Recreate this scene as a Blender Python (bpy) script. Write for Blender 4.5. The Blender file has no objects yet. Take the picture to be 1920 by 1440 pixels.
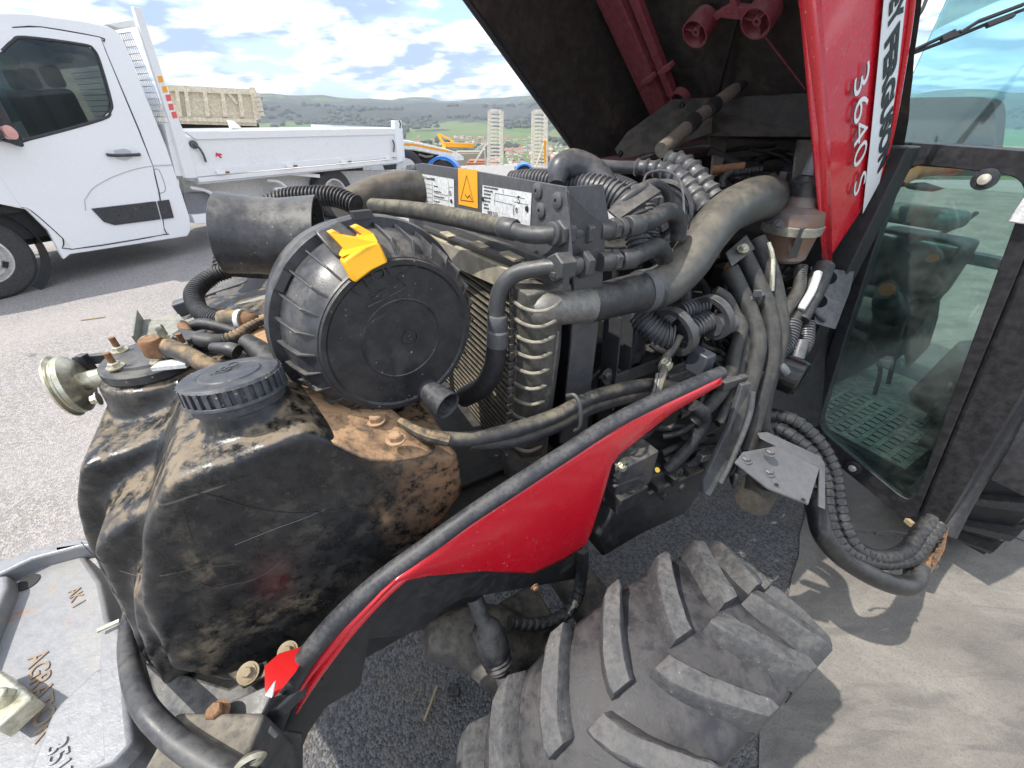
import bpy, bmesh, math, random
from math import sin, cos, tan, pi, radians, atan2, sqrt, floor
from mathutils import Vector as V, Matrix, noise
from mathutils.geometry import tessellate_polygon
random.seed(7)
SC = bpy.context.scene
COL = SC.collection
# ---------------------------------------------------------------- camera
F = 737.0; PITCH = radians(34.4); HC = 1.5
cam_d = bpy.data.cameras.new('camera'); cam = bpy.data.objects.new('camera', cam_d); COL.objects.link(cam)
cam_d.sensor_width = 36; cam_d.lens = 36*F/1920; cam_d.clip_start = .02; cam_d.clip_end = 20000
cam.location = (0, 0, HC); cam.rotation_euler = (pi/2-PITCH, 0, 0)
SC.camera = cam
# ---------------------------------------------------------------- light
SUN_AZ, SUN_EL = radians(-106), radians(57)      # azimuth from +Y towards +X
W = bpy.data.worlds.new('World'); SC.world = W; W.use_nodes = True
def world():
    nt = W.node_tree; N = nt.nodes; L = nt.links; N.clear()
    out = N.new('ShaderNodeOutputWorld'); bg = N.new('ShaderNodeBackground'); L.new(bg.outputs[0], out.inputs[0])
    sky = N.new('ShaderNodeTexSky'); sky.sky_type = 'NISHITA'; sky.sun_disc = False
    sky.sun_elevation = SUN_EL; sky.sun_rotation = SUN_AZ; sky.air_density = 1.0; sky.dust_density = 1.5; sky.altitude = 500
    tc = N.new('ShaderNodeTexCoord'); sep = N.new('ShaderNodeSeparateXYZ'); L.new(tc.outputs['Generated'], sep.inputs[0])
    def M(op, a, b=None, c=None):
        n = N.new('ShaderNodeMath'); n.operation = op
        for i, q in enumerate((a, b, c)):
            if q is None: continue
            if isinstance(q, (int, float)): n.inputs[i].default_value = q
            else: L.new(q, n.inputs[i])
        return n.outputs[0]
    z = M('ADD', M('MAXIMUM', sep.outputs[2], 0.0), .16)
    cb = N.new('ShaderNodeCombineXYZ'); L.new(M('DIVIDE', sep.outputs[0], z), cb.inputs[0]); L.new(M('DIVIDE', sep.outputs[1], z), cb.inputs[1])
    def nz(vec, sc, det, off=(0, 0, 0), dist=0., rough=.55):
        mp = N.new('ShaderNodeMapping'); mp.inputs['Location'].default_value = off; L.new(vec, mp.inputs[0])
        n = N.new('ShaderNodeTexNoise'); n.inputs['Scale'].default_value = sc; n.inputs['Detail'].default_value = det
        n.inputs['Roughness'].default_value = rough; n.inputs['Distortion'].default_value = dist
        L.new(mp.outputs[0], n.inputs[0]); return n.outputs[0]
    def ramp(v, *st):
        r = N.new('ShaderNodeValToRGB'); L.new(v, r.inputs[0]); e = r.color_ramp.elements
        while len(e) < len(st): e.new(.5)
        for q, (p, c) in zip(e, st): q.position = p; q.color = (*c, 1)
        return r.outputs[0]
    cov = nz(cb.outputs[0], 1.15, 9, (3.1, 1.7, 0), .12, .50)
    mask = ramp(cov, (.37, (0,)*3), (.46, (1,)*3))
    cov2 = nz(cb.outputs[0], 1.15, 9, (3.1+.07*sin(SUN_AZ), 1.7+.07*cos(SUN_AZ)-.05, 0), .12, .50)
    thick = nz(cb.outputs[0], 1.7, 5, (7.3, 2.2, 1.), .1, .5)
    sh = M('ADD', M('MULTIPLY', M('SUBTRACT', cov, cov2), 2.6), M('ADD', M('MULTIPLY', thick, .8), .10))
    ccol = ramp(sh, (.38, (2.2, 2.9, 4.2)), (.49, (4.2, 4.8, 5.8)), (.60, (7.4, 7.4, 7.4)))
    mx = N.new('ShaderNodeMix'); mx.data_type = 'RGBA'
    L.new(mask, mx.inputs[0])
    # clear sky, lifted a little by thin high veil
    vl = N.new('ShaderNodeMix'); vl.data_type = 'RGBA'; vl.inputs[0].default_value = .45
    L.new(sky.outputs[0], vl.inputs[6]); vl.inputs[7].default_value = (2.8, 4.3, 6.2, 1)
    L.new(vl.outputs[2], mx.inputs[6]); L.new(ccol, mx.inputs[7]); L.new(mx.outputs[2], bg.inputs[0])
    bg.inputs[1].default_value = .142
world()
sun_d = bpy.data.lights.new('sun', 'SUN'); sun = bpy.data.objects.new('sun', sun_d); COL.objects.link(sun)
sun_d.energy = 2.9; sun_d.angle = radians(.55); sun_d.color = (1, .95, .87)
sd = V((sin(SUN_AZ)*cos(SUN_EL), cos(SUN_AZ)*cos(SUN_EL), sin(SUN_EL)))
sun.rotation_euler = sd.to_track_quat('Z', 'Y').to_euler(); sun.location = (0, 0, 30)
vs = SC.view_settings; vs.view_transform = 'Standard'; vs.look = 'None'; vs.exposure = .82; vs.gamma = 1; vs.use_curve_mapping = False
SC.render.engine = 'CYCLES'
SC.cycles.max_bounces = 8; SC.cycles.transparent_max_bounces = 12; SC.cycles.diffuse_bounces = 4
SC.cycles.volume_bounces = 0
# ---------------------------------------------------------------- geometry helpers
cp, sp = cos(PITCH), sin(PITCH)
def ray(x, y):
    dx = (x-960)/F; dy = (720-y)/F
    return V((dx, cp+dy*sp, -sp+dy*cp))
CAM = V((0, 0, HC))
def P(x, y, t): return CAM + ray(x, y)*t
RU = V((sin(radians(60)), cos(radians(60)), 0)); FV = V((-.5, cos(radians(30)), 0)); UP = V((0, 0, 1))
def hit(x, y, p0, n):
    r = ray(x, y); return CAM + r*((p0-CAM).dot(n)/r.dot(n))
def PU(x, y, u): return hit(x, y, RU*u, RU)
def PV(x, y, v): return hit(x, y, FV*v, FV)
def PZ(x, y, z): return hit(x, y, V((0, 0, z)), UP)
def T(u, v, z): return RU*u + FV*v + UP*z
def dep(p): q = p-CAM; return q.y*cp - q.z*sp
def pxr(p, r): return r*dep(p)/F

class MB:
    def __init__(s): s.v = []; s.f = []; s.m = []
    def add(s, vs_, fs, m=0):
        o = len(s.v); s.v += [V(q) for q in vs_]; s.f += [tuple(i+o for i in f) for f in fs]; s.m += [m]*len(fs); return s
    def box(s, c, sx, sy, sz, ax=V((1, 0, 0)), ay=V((0, 1, 0)), az=V((0, 0, 1)), m=0):
        vs_ = [c + ax*(sx/2*i) + ay*(sy/2*j) + az*(sz/2*k) for i in (-1, 1) for j in (-1, 1) for k in (-1, 1)]
        return s.add(vs_, [(0, 1, 3, 2), (4, 6, 7, 5), (0, 4, 5, 1), (2, 3, 7, 6), (0, 2, 6, 4), (1, 5, 7, 3)], m)
    def bar(s, a, b, w, h, up=UP, m=0):
        d = (b-a); L = d.length; d = d/L; sd_ = d.cross(up)
        if sd_.length < 1e-4: sd_ = d.cross(V((1, 0, 0)))
        sd_.normalize(); u2 = sd_.cross(d)
        return s.box((a+b)/2, L, w, h, d, sd_, u2, m)
    def prism(s, pts, d, holes=(), m=0):
        """closed polygon(s) extruded by vector d"""
        loops = [list(pts)] + [list(h) for h in holes]
        tri = tessellate_polygon(loops); flat = [q for l in loops for q in l]; n = len(flat)
        vs_ = flat + [q+d for q in flat]; fs = []
        for t_ in tri: fs.append(tuple(t_)); fs.append(tuple(i+n for i in reversed(t_)))
        o = 0
        for l in loops:
            k = len(l)
            for i in range(k):
                a, b = o+i, o+(i+1) % k; fs.append((a, b, b+n, a+n))
            o += k
        return s.add(vs_, fs, m)
    def quad4(s, a, b, c, d, m=0): return s.add([a, b, c, d], [(0, 1, 2, 3)], m)
    def grid(s, rows, closed_u=False, closed_v=False, m=0):
        R = len(rows); C = len(rows[0]); vs_ = [q for r in rows for q in r]; fs = []
        for i in range(R if closed_u else R-1):
            for j in range(C if closed_v else C-1):
                a = i*C+j; b = i*C+(j+1) % C; i2 = (i+1) % R
                fs.append((a, b, i2*C+(j+1) % C, i2*C+j))
        return s.add(vs_, fs, m)
    def lathe(s, c, ax, prof, n=32, m=0, ref=None, a0=0, a1=2*pi):
        """prof: (distance along ax, radius)"""
        ax = ax.normalized(); r = (ref or (V((0, 0, 1)) if abs(ax.z) < .9 else V((1, 0, 0)))); e1 = (r-ax*r.dot(ax)).normalized(); e2 = ax.cross(e1)
        full = abs(a1-a0-2*pi) < 1e-6; k = n if full else n+1
        rows = [[c+ax*h+(e1*cos(a0+(a1-a0)*i/n)+e2*sin(a0+(a1-a0)*i/n))*rr for i in range(k)] for h, rr in prof]
        return s.grid(rows, closed_v=full, m=m)
    def cyl(s, a, b, r, r2=None, n=20, m=0):
        r2 = r if r2 is None else r2; L = (b-a).length
        return s.lathe(a, b-a, [(0, 1e-5), (0, r), (L, r2), (L, 1e-5)], n, m)
    def tube(s, pts, rad, n=14, seg=8, style=None, pitch=.008, amp=.12, m=0, caps=True, flat=None):
        P_ = [V(q) for q in pts]
        if not hasattr(rad, '__len__'): rad = [rad]*len(P_)
        ext = [P_[0]*2-P_[1]] + P_ + [P_[-1]*2-P_[-2]]; rx = [rad[0]]+list(rad)+[rad[-1]]
        sm = []; 
        for i in range(len(P_)-1):
            a, b, c, d = ext[i:i+4]
            for k in range(seg):
                t = k/seg; t2 = t*t; t3 = t2*t
                q = .5*((2*b)+(c-a)*t+(2*a-5*b+4*c-d)*t2+(3*b-a-3*c+d)*t3)
                sm.append((q, rx[i+1]*(1-t)+rx[i+2]*t))
        sm.append((P_[-1], rad[-1]))
        if style:
            # resample at fine even steps
            step = pitch/4 if style != 'wrap' else pitch/5
            cum = [0]
            for i in range(1, len(sm)): cum.append(cum[-1]+(sm[i][0]-sm[i-1][0]).length)
            Lt = cum[-1]; k = max(2, int(Lt/step)); k = min(k, 900); o = []; j = 0
            for i in range(k+1):
                d = Lt*i/k
                while j < len(cum)-2 and cum[j+1] < d: j += 1
                t = (d-cum[j])/max(1e-9, cum[j+1]-cum[j])
                o.append((sm[j][0].lerp(sm[j+1][0], t), sm[j][1]*(1-t)+sm[j+1][1]*t))
            sm = o
        rows = []; prev = None; dist = 0
        for i, (q, r) in enumerate(sm):
            tg = (sm[min(i+1, len(sm)-1)][0]-sm[max(i-1, 0)][0]).normalized()
            if prev is None:
                e = tg.cross(UP); e = e if e.length > .05 else tg.cross(V((1, 0, 0))); e.normalize()
            else:
                e = (prev-tg*prev.dot(tg)).normalized()
            prev = e; f = tg.cross(e)
            if i: dist += (q-sm[i-1][0]).length
            row = []
            for j in range(n):
                a = 2*pi*j/n; rr = r
                if style == 'corr': rr = r*(1+amp*(1 if (dist/pitch) % 1 < .5 else -1)*.5)
                elif style == 'bulge': rr = r*(1+amp*max(0, sin(2*pi*dist/pitch)))
                elif style == 'wrap':
                    ph = (dist/pitch + j/n) % 1; rr = r*(1+amp*(ph-.5) if ph < .82 else 1-amp*.9)
                row.append(q+(e*cos(a)+f*sin(a))*rr*1.0)
            rows.append(row)
        if caps:
            rows = [[sm[0][0]]*n]+rows+[[sm[-1][0]]*n]
        return s.grid(rows, closed_v=True, m=m)
    def bolt(s, c, ax, r, h=None, washer=True, m=0):
        ax = ax.normalized(); h = h or r*1.1
        if washer: s.lathe(c, ax, [(0, 1e-5), (0, r*1.5), (r*.25, r*1.5), (r*.25, 1e-5)], 16, m)
        s.lathe(c+ax*(r*.25), ax, [(0, 1e-5), (0, r), (h*.8, r), (h, r*.8), (h, 1e-5)], 6, m); return s
    def build(s, name, mat, parent=None, bevel=0, sharp=35, seg=2, mods=None, **kw):
        me = bpy.data.meshes.new(name)
        c = sum(s.v, V())/max(1, len(s.v))
        me.from_pydata([q-c for q in s.v], [], s.f)
        bm = bmesh.new(); bm.from_mesh(me)
        mi = bm.faces.layers.int.new('mi')
        for f, k in zip(bm.faces, s.m): f[mi] = k; f.material_index = k
        bmesh.ops.remove_doubles(bm, verts=bm.verts, dist=1e-5)
        bmesh.ops.recalc_face_normals(bm, faces=bm.faces)
        bm.faces.layers.int.remove(bm.faces.layers.int['mi'])
        bm.to_mesh(me); bm.free()
        for q in (mat if isinstance(mat, (list, tuple)) else [mat]): me.materials.append(q)
        me.polygons.foreach_set('use_smooth', [True]*len(me.polygons)); me.set_sharp_from_angle(angle=radians(sharp))
        o = bpy.data.objects.new(name, me); COL.objects.link(o)
        pl = WL[parent.name] if parent else V()
        o.location = c-pl; WL[o.name] = c
        if parent: o.parent = parent
        if bevel:
            b = o.modifiers.new('bevel', 'BEVEL'); b.width = bevel; b.segments = seg; b.limit_method = 'ANGLE'; b.angle_limit = radians(40); b.harden_normals = False
        for k, val in kw.items(): o[k] = val
        return o
WL = {}
def empty(name, loc, label, cat, group=None):
    o = bpy.data.objects.new(name, None); COL.objects.link(o); o.location = loc; o.empty_display_size = .2
    WL[o.name] = V(loc); o['label'] = label; o['category'] = cat
    if group: o['group'] = group
    return o
def tag(o, label, cat, group=None):
    o['label'] = label; o['category'] = cat
    if group: o['group'] = group
    return o
def remesh(o, vox, smooth=6):
    r = o.modifiers.new('remesh', 'REMESH'); r.mode = 'VOXEL'; r.voxel_size = vox; r.use_smooth_shade = True
    if smooth:
        s_ = o.modifiers.new('smooth', 'SMOOTH'); s_.iterations = smooth; s_.factor = .5
    return o
# ---------------------------------------------------------------- materials
def new_mat(name):
    m = bpy.data.materials.new(name); m.use_nodes = True; nt = m.node_tree; nt.nodes.clear()
    return m, nt
class NB:
    def __init__(s, name):
        s.m, s.nt = new_mat(name); s.N = s.nt.nodes; s.L = s.nt.links
        s.out = s.N.new('ShaderNodeOutputMaterial'); s.b = s.N.new('ShaderNodeBsdfPrincipled'); s.L.new(s.b.outputs[0], s.out.inputs[0])
        s.tc = s.N.new('ShaderNodeTexCoord'); s.co = s.tc.outputs['Object']; s.geo = s.N.new('ShaderNodeNewGeometry')
    def set(s, inp, val):
        i = s.b.inputs[inp] if isinstance(inp, str) else inp
        if hasattr(val, 'node'): s.L.new(val, i)
        elif isinstance(val, tuple): i.default_value = (*val, 1) if len(val) == 3 else val
        else: i.default_value = val
    def noise(s, sc, det=5, rough=.6, dist=0, off=(0, 0, 0), scl=(1, 1, 1), co=None):
        mp = s.N.new('ShaderNodeMapping'); mp.inputs[1].default_value = off; mp.inputs[3].default_value = scl; s.L.new(co or s.co, mp.inputs[0])
        n = s.N.new('ShaderNodeTexNoise'); n.inputs['Scale'].default_value = sc; n.inputs['Detail'].default_value = det
        n.inputs['Roughness'].default_value = rough; n.inputs['Distortion'].default_value = dist; s.L.new(mp.outputs[0], n.inputs[0]); return n.outputs[0]
    def vor(s, sc, feat='F1', off=(0, 0, 0), out=0, scl=(1, 1, 1)):
        mp = s.N.new('ShaderNodeMapping'); mp.inputs[1].default_value = off; mp.inputs[3].default_value = scl; s.L.new(s.co, mp.inputs[0])
        n = s.N.new('ShaderNodeTexVoronoi'); n.inputs['Scale'].default_value = sc; n.feature = feat; s.L.new(mp.outputs[0], n.inputs[0]); return n.outputs[out]
    def step(s, v, a, b, lo=0., hi=1.):
        n = s.N.new('ShaderNodeMapRange'); n.interpolation_type = 'SMOOTHSTEP'; s.L.new(v, n.inputs[0])
        for i, q in zip((1, 2, 3, 4), (a, b, lo, hi)): n.inputs[i].default_value = q
        return n.outputs[0]
    def math(s, op, a, b=0.):
        n = s.N.new('ShaderNodeMath'); n.operation = op
        for i, q in enumerate((a, b)):
            if isinstance(q, (int, float)): n.inputs[i].default_value = q
            else: s.L.new(q, n.inputs[i])
        return n.outputs[0]
    def mix(s, f, a, b):
        n = s.N.new('ShaderNodeMix'); n.data_type = 'RGBA'
        for i, q in ((0, f), (6, a), (7, b)):
            if hasattr(q, 'node'): s.L.new(q, n.inputs[i])
            elif isinstance(q, tuple): n.inputs[i].default_value = (*q, 1)
            else: n.inputs[i].default_value = q
        return n.outputs[2]
    def nz(s):
        sx = s.N.new('ShaderNodeSeparateXYZ'); s.L.new(s.geo.outputs['Normal'], sx.inputs[0]); return sx.outputs[2]
    def bump(s, h, st=.3, d=.002, prev=None):
        n = s.N.new('ShaderNodeBump'); n.inputs['Strength'].default_value = st; n.inputs['Distance'].default_value = d
        s.L.new(h, n.inputs['Height'])
        if prev: s.L.new(prev, n.inputs['Normal'])
        s.L.new(n.outputs[0], s.b.inputs['Normal']); return n.outputs[0]
def dirty(name, base, rough=.5, metal=0., dust=(.30, .25, .18), da=.35, top=.35, sc=14, spot=None, bump=.25, bsc=400, c2=None, spec=.5, scratch=0, coat=0, sat=None):
    """base paint/plastic with mottling, dust that settles on upward faces and sticks in patches, specks"""
    q = NB(name)
    n1 = q.noise(sc, 7, .65, .4); n2 = q.noise(sc*6, 5, .7, 0, (3, 1, 2)); n3 = q.noise(bsc, 3, .6, 0, (1, 5, 2))
    col = q.mix(q.step(n2, .35, .7), base, c2 or tuple(min(1, v*1.5+.01) for v in base))
    up = q.step(q.nz(), .1, .95)
    d = q.math('MULTIPLY', q.step(q.math('ADD', n1, q.math('MULTIPLY', up, .22)), .52, .80), q.step(n2, .3, .6))
    veil = q.math('MULTIPLY', up, top*.6)
    d2 = q.math('MINIMUM', q.math('ADD', q.math('MULTIPLY', d, da), q.math('MULTIPLY', veil, q.step(n1, .3, .7))), 1.)
    col = q.mix(d2, col, dust)
    if spot:
        sv = q.step(q.vor(90, off=(2, 2, 2)), .16, .05); col = q.mix(q.math('MULTIPLY', sv, q.step(n1, .45, .6)), col, spot)
    if scratch:
        s1 = q.noise(60, 2, .5, .2, (0, 0, 0), (1, .06, .3)); sm = q.math('MULTIPLY', q.step(s1, .66, .70), scratch); col = q.mix(sm, col, (.42, .41, .4))
    q.set('Base Color', col); q.set('Metallic', metal)
    q.set('Roughness', q.math('ADD', q.math('MULTIPLY', d2, .45), q.math('ADD', q.math('MULTIPLY', n2, .25), rough-.12)))
    q.b.inputs['Specular IOR Level'].default_value = spec
    if coat: q.b.inputs['Coat Weight'].default_value = coat; q.b.inputs['Coat Roughness'].default_value = .08
    b1 = q.bump(n3, bump, .0006); q.bump(n2, bump*.8, .0015, b1)
    return q.m
def plain(name, base, rough=.5, metal=0., **k):
    q = NB(name); q.set('Base Color', base); q.set('Roughness', rough); q.set('Metallic', metal)
    n = q.noise(25, 5); q.set('Roughness', q.math('ADD', q.math('MULTIPLY', n, .2), rough-.1))
    if k.get('var'): q.set('Base Color', q.mix(q.step(q.noise(k.get('vs', 8), 6, .6), .3, .7), base, k['var']))
    return q.m
def glass(name, tint, refl=.5, rough=.0, dirtc=(.5, .5, .45), dirt=.08):
    q = NB(name); N = q.N; L = q.L
    tr = N.new('ShaderNodeBsdfTransparent'); tr.inputs[0].default_value = (*tint, 1)
    gl = N.new('ShaderNodeBsdfGlossy'); gl.inputs['Roughness'].default_value = rough; gl.inputs[0].default_value = (.9, .95, .95, 1)
    fr = N.new('ShaderNodeFresnel'); fr.inputs[0].default_value = 1.5
    mx = N.new('ShaderNodeMixShader'); L.new(q.math('MULTIPLY', fr.outputs[0], refl), mx.inputs[0]); L.new(tr.outputs[0], mx.inputs[1]); L.new(gl.outputs[0], mx.inputs[2])
    df = N.new('ShaderNodeBsdfDiffuse'); df.inputs[0].default_value = (*dirtc, 1)
    m2 = N.new('ShaderNodeMixShader'); L.new(q.math('MULTIPLY', q.step(q.noise(3, 8, .7), .35, .8), dirt), m2.inputs[0]); L.new(mx.outputs[0], m2.inputs[1]); L.new(df.outputs[0], m2.inputs[2])
    L.new(m2.outputs[0], q.out.inputs[0]); return q.m
BEI = (.36, .27, .17)
M = dict(
 black=dirty('black_plastic', (.030, .031, .036), .30, dust=(.26, .24, .2), da=.35, top=.25, sc=9, spot=(.3, .29, .27)),
 tank=None,
 rubber=dirty('rubber_hose', (.02, .0205, .023), .48, dust=(.19, .18, .16), da=.3, top=.22, sc=18),
 rubber2=dirty('rubber_trim', (.02, .022, .027), .45, dust=(.2, .19, .18), da=.25, top=.25, sc=25),
 dark=dirty('engine_dark', (.012, .012, .013), .6, dust=(.11, .1, .085), da=.4, top=.3, sc=10),
 steel=dirty('painted_grey_steel', (.048, .05, .055), .38, dust=(.25, .23, .19), da=.3, top=.28, sc=12, c2=(.065, .066, .07)),
 steel2=dirty('grey_bracket', (.07, .073, .08), .42, dust=(.28, .26, .23), da=.22, top=.25, sc=12, c2=(.10, .103, .11)),
 casting=dirty('grey_casting', (.06, .058, .055), .65, dust=(.3, .26, .2), da=.6, top=.4, sc=9, bump=.6, bsc=250),
 alu=dirty('cast_aluminium', (.16, .155, .15), .45, .6, dust=(.32, .29, .23), da=.6, top=.4, sc=14, bump=.5),
 zinc=dirty('zinc_plated', (.5, .48, .38), .3, .8, dust=(.4, .33, .2), da=.3, top=.2, sc=12),
 rust=dirty('rusty_bolt', (.2, .1, .05), .8, .2, dust=(.35, .25, .15), da=.5, top=.4, sc=30, bump=.6),
 red=dirty('red_paint', (.62, .008, .024), .28, dust=(.38, .2, .17), da=.16, top=.08, sc=7, spot=(.7, .55, .5), bump=.06, c2=(.58, .007, .02), coat=.6),
 reddull=dirty('dull_red_frame', (.17, .035, .045), .7, dust=(.17, .13, .11), da=.7, top=.3, sc=9),
 liner=dirty('hood_insulation', (.026, .022, .019), .9, dust=(.19, .155, .11), da=.55, top=.0, sc=6, bump=1., bsc=180),
 yellow=plain('yellow_latch', (.86, .42, .004), .38),
 orange=plain('orange_sticker', (.9, .38, .02), .4),
 white=plain('white_paint', (.78, .79, .8), .3),
 label=dirty('label_aluminium', (.56, .57, .57), .4, .1, dust=(.45, .43, .38), da=.15, top=.1, sc=25, bump=.05),
 ink=plain('print_black', (.02, .02, .022), .6),
 clear=None,
)
# ================================================================ TRACTOR
TR = empty('tractor', T(.5, .85, 0), 'red narrow tractor with its hood raised and the dusty engine laid bare', 'tractor')
def tq(pts, rpx, **k):
    """tube from (x, y, v) triples: a ray through the photo point cut with the tractor's lengthwise plane v"""
    w = [PV(*p) for p in pts]
    rp = rpx if hasattr(rpx, '__len__') else [rpx]*len(pts)
    return MB().tube(w, [pxr(a, r) for a, r in zip(w, rp)], **k)
def tp(pts, rpx, **k):
    w = [P(*p) for p in pts]
    rp = rpx if hasattr(rpx, '__len__') else [rpx]*len(pts)
    return MB().tube(w, [pxr(a, r) for a, r in zip(w, rp)], **k)

# ---- tank (rotomoulded plastic): overlapping closed solids fused by a voxel remesh
q = NB('tank_plastic')
n1 = q.noise(7, 8, .68, .25, (1, 4, 2), (1, 1, .8)); n2 = q.noise(45, 6, .7, .2); n3 = q.noise(300, 3); n4 = q.noise(3.2, 4, .6, .3, (5, 2, 8))
col = q.mix(q.step(n2, .35, .7), (.010, .011, .013), (.028, .029, .032))
up = q.step(q.nz(), .25, .95)
a = q.math('MULTIPLY', q.step(q.math('ADD', n1, q.math('MULTIPLY', up, .22)), .57, .70), q.step(n2, .40, .60))
col = q.mix(q.math('MULTIPLY', a, .55), col, (.36, .275, .175))
b_ = q.math('MULTIPLY', q.step(n4, .50, .62), q.step(n2, .40, .66))
col = q.mix(q.math('MULTIPLY', b_, .2), col, (.15, .13, .09))
sc_ = q.noise(30, 2, .5, .3, (0, 0, 0), (.05, .3, 1)); col = q.mix(q.math('MULTIPLY', q.step(sc_, .69, .71), .35), col, (.3, .29, .28))
fg = q.noise(26, 8, .75, .2, (2, 2, 2)); fm = q.math('MULTIPLY', q.step(fg, .48, .60), q.step(n1, .42, .52)); col = q.mix(q.math('MULTIPLY', fm, .14), col, (.27, .25, .19))
# clay that has packed on the rear end of the tank, by the radiator
sx = q.N.new('ShaderNodeSeparateXYZ'); q.L.new(q.co, sx.inputs[0])
uu = q.math('ADD', q.math('MULTIPLY', sx.outputs[0], .866), q.math('MULTIPLY', sx.outputs[1], .5))
cl = q.math('MULTIPLY', q.step(q.math('ADD', uu, q.math('MULTIPLY', n1, .34)), .31, .44), q.step(n2, .34, .60))
col = q.mix(q.math('MULTIPLY', cl, .7), col, (.34, .20, .11))
q.set('Base Color', col); q.set('Roughness', q.math('ADD', q.math('MULTIPLY', a, .4), q.math('ADD', q.math('MULTIPLY', n2, .24), .17)))
b1 = q.bump(n3, .25, .0006); q.bump(n2, .35, .002, b1); M['tank'] = q.m

TV = .43      # near face of the tank
def pv(x, y, v=TV): return PV(x, y, v)
def solid(near, depth, mb, far=None):
    """near-face outline in photo pixels on plane v=TV pushed away by depth"""
    pass
tank = MB()
def slab(pts, v0, v1, shrink=0):
    a = [PV(x, y, v0) for x, y in pts]; tank.prism(a, FV*(v1-v0))
# main body; near face outline (photo px at v = TV)
body = [(312, 900), (600, 812), (690, 800), (862, 845), (858, 905), (700, 1050), (560, 1180), (430, 1265), (300, 1255), (225, 1150), (255, 1000)]
w = [PV(x, y, TV) for x, y in body]
def rel(p): return (p.dot(RU), p.dot(FV), p.z)
def TB(u0, u1, v0, v1, z0, z1, mb=None, m=0):
    mb = mb or MB(); return mb.box(T((u0+u1)/2, (v0+v1)/2, (z0+z1)/2), u1-u0, v1-v0, z1-z0, RU, FV, UP, m)
text_cache = {}
def text(s, size, o, xd, yd, mat, parent, name='lettering', ext=.0004, bold=0, align='LEFT', shear=0, sx=1.0):
    """flat print: the letters' outline meshed once, laid on a surface with origin o, axes xd, yd"""
    c = bpy.data.curves.new('letters', 'FONT'); c.body = s; c.size = size; c.extrude = ext; c.offset = bold; c.align_x = align; c.shear = shear; c.resolution_u = 4
    ob = bpy.data.objects.new('letters', c); dg = bpy.context.evaluated_depsgraph_get(); me = ob.to_mesh()
    xd = xd.normalized(); yd = (yd-xd*yd.dot(xd)).normalized(); zd = xd.cross(yd)
    mb = MB(); mb.add([o+xd*(v.co.x*sx)+yd*v.co.y+zd*v.co.z for v in me.vertices], [tuple(p.vertices) for p in me.polygons])
    ob.to_mesh_clear(); bpy.data.objects.remove(ob); bpy.data.curves.remove(c)
    return mb.build(name, mat, parent)
# ---- tank body
slab([(312, 906), (450, 857), (567, 808), (610, 822), (665, 848), (725, 872), (790, 852), (864, 854), (872, 925), (815, 1005), (700, 1105), (600, 1195), (520, 1262), (430, 1285), (320, 1262), (262, 1150), (262, 1010)], TV, 1.15)
slab([(146, 872), (138, 950), (152, 1012), (222, 1150), (262, 1235), (330, 1300), (450, 1300), (500, 900), (330, 800), (230, 850)], .60, 1.12)
slab([(245, 1120), (250, 1180), (275, 1245), (310, 1300), (400, 1312), (520, 1240), (500, 1050), (300, 1050)], .46, .9)
TB(-.2, .12, .46, 1.05, .78, .9, tank)
slab([(205, 1000), (168, 1038), (226, 1152), (262, 1238), (310, 1300), (420, 1305), (540, 1240), (540, 1000), (330, 950), (270, 955)], .505, 1.0)
capc = P(431, 698, .475); ncb = capc+V((0, 0, -.125)); tank.cyl(ncb, capc+V((0, 0, -.03)), .052, .049, 40)
tank.lathe(capc-V((0, 0, .076)), V((0, 0, -1)), [(-.004, 1e-4), (-.004, .055), (.04, .085), (.04, 1e-4)], 32)
bc = P(288, 672, .62); tank.cyl(bc-V((0, 0, .16)), bc-V((0, 0, .012)), .082, .076, 40)
TO = remesh(tank.build('fuel_tank', M['tank'], TR), .0048, 45)
# shallow mould seam + bolts on tank
dg_ = bpy.context.evaluated_depsgraph_get(); TE = TO.evaluated_get(dg_); tloc = WL[TO.name]
def surf(x, y, off=.0003):
    d = ray(x, y).normalized(); ok, p, n, _ = TE.ray_cast(CAM-tloc, d)
    return (p+tloc-d*off) if ok else PV(x, y, TV)
MB().tube([surf(*p) for p in ((152, 1016), (170, 1036), (195, 1056), (225, 1070), (262, 1080), (300, 1080), (340, 1072), (390, 1064), (440, 1058))], .0004, n=6, seg=6).build('mould_seam', plain('seam_dust', (.09, .085, .065), .8), TO)
for pts_ in (((590, 850), (600, 960), (640, 1060), (662, 1120)), ((330, 905), (345, 960), (360, 1010))): MB().tube([surf(*p) for p in pts_], .0004, n=5, seg=6).build('mould_seam', M['tank'], TO)
MB().tube([surf(*p) for p in ((332, 918), (400, 930), (470, 952), (560, 962), (640, 955))], .0011, n=6, seg=6).build('shadow_line', M['ink'], TO)  # dark curve of a cast shadow, laid on the near face as black tube
MB().tube([surf(*p) for p in ((370, 1092), (400, 1103), (440, 1095), (480, 1085), (520, 1060), (530, 1050))], .0004, n=6, seg=6).build('scuff', plain('scuff_pink', (.11, .07, .075), .7), TO)
# scratches are worn lines on the plastic
MB().tube([surf(*p) for p in ((440, 1022), (480, 1006), (520, 990), (565, 974), (610, 955))], .00022, n=5, seg=3).build('scratch', plain('worn_plastic', (.3, .3, .29), .7), TO)
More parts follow.
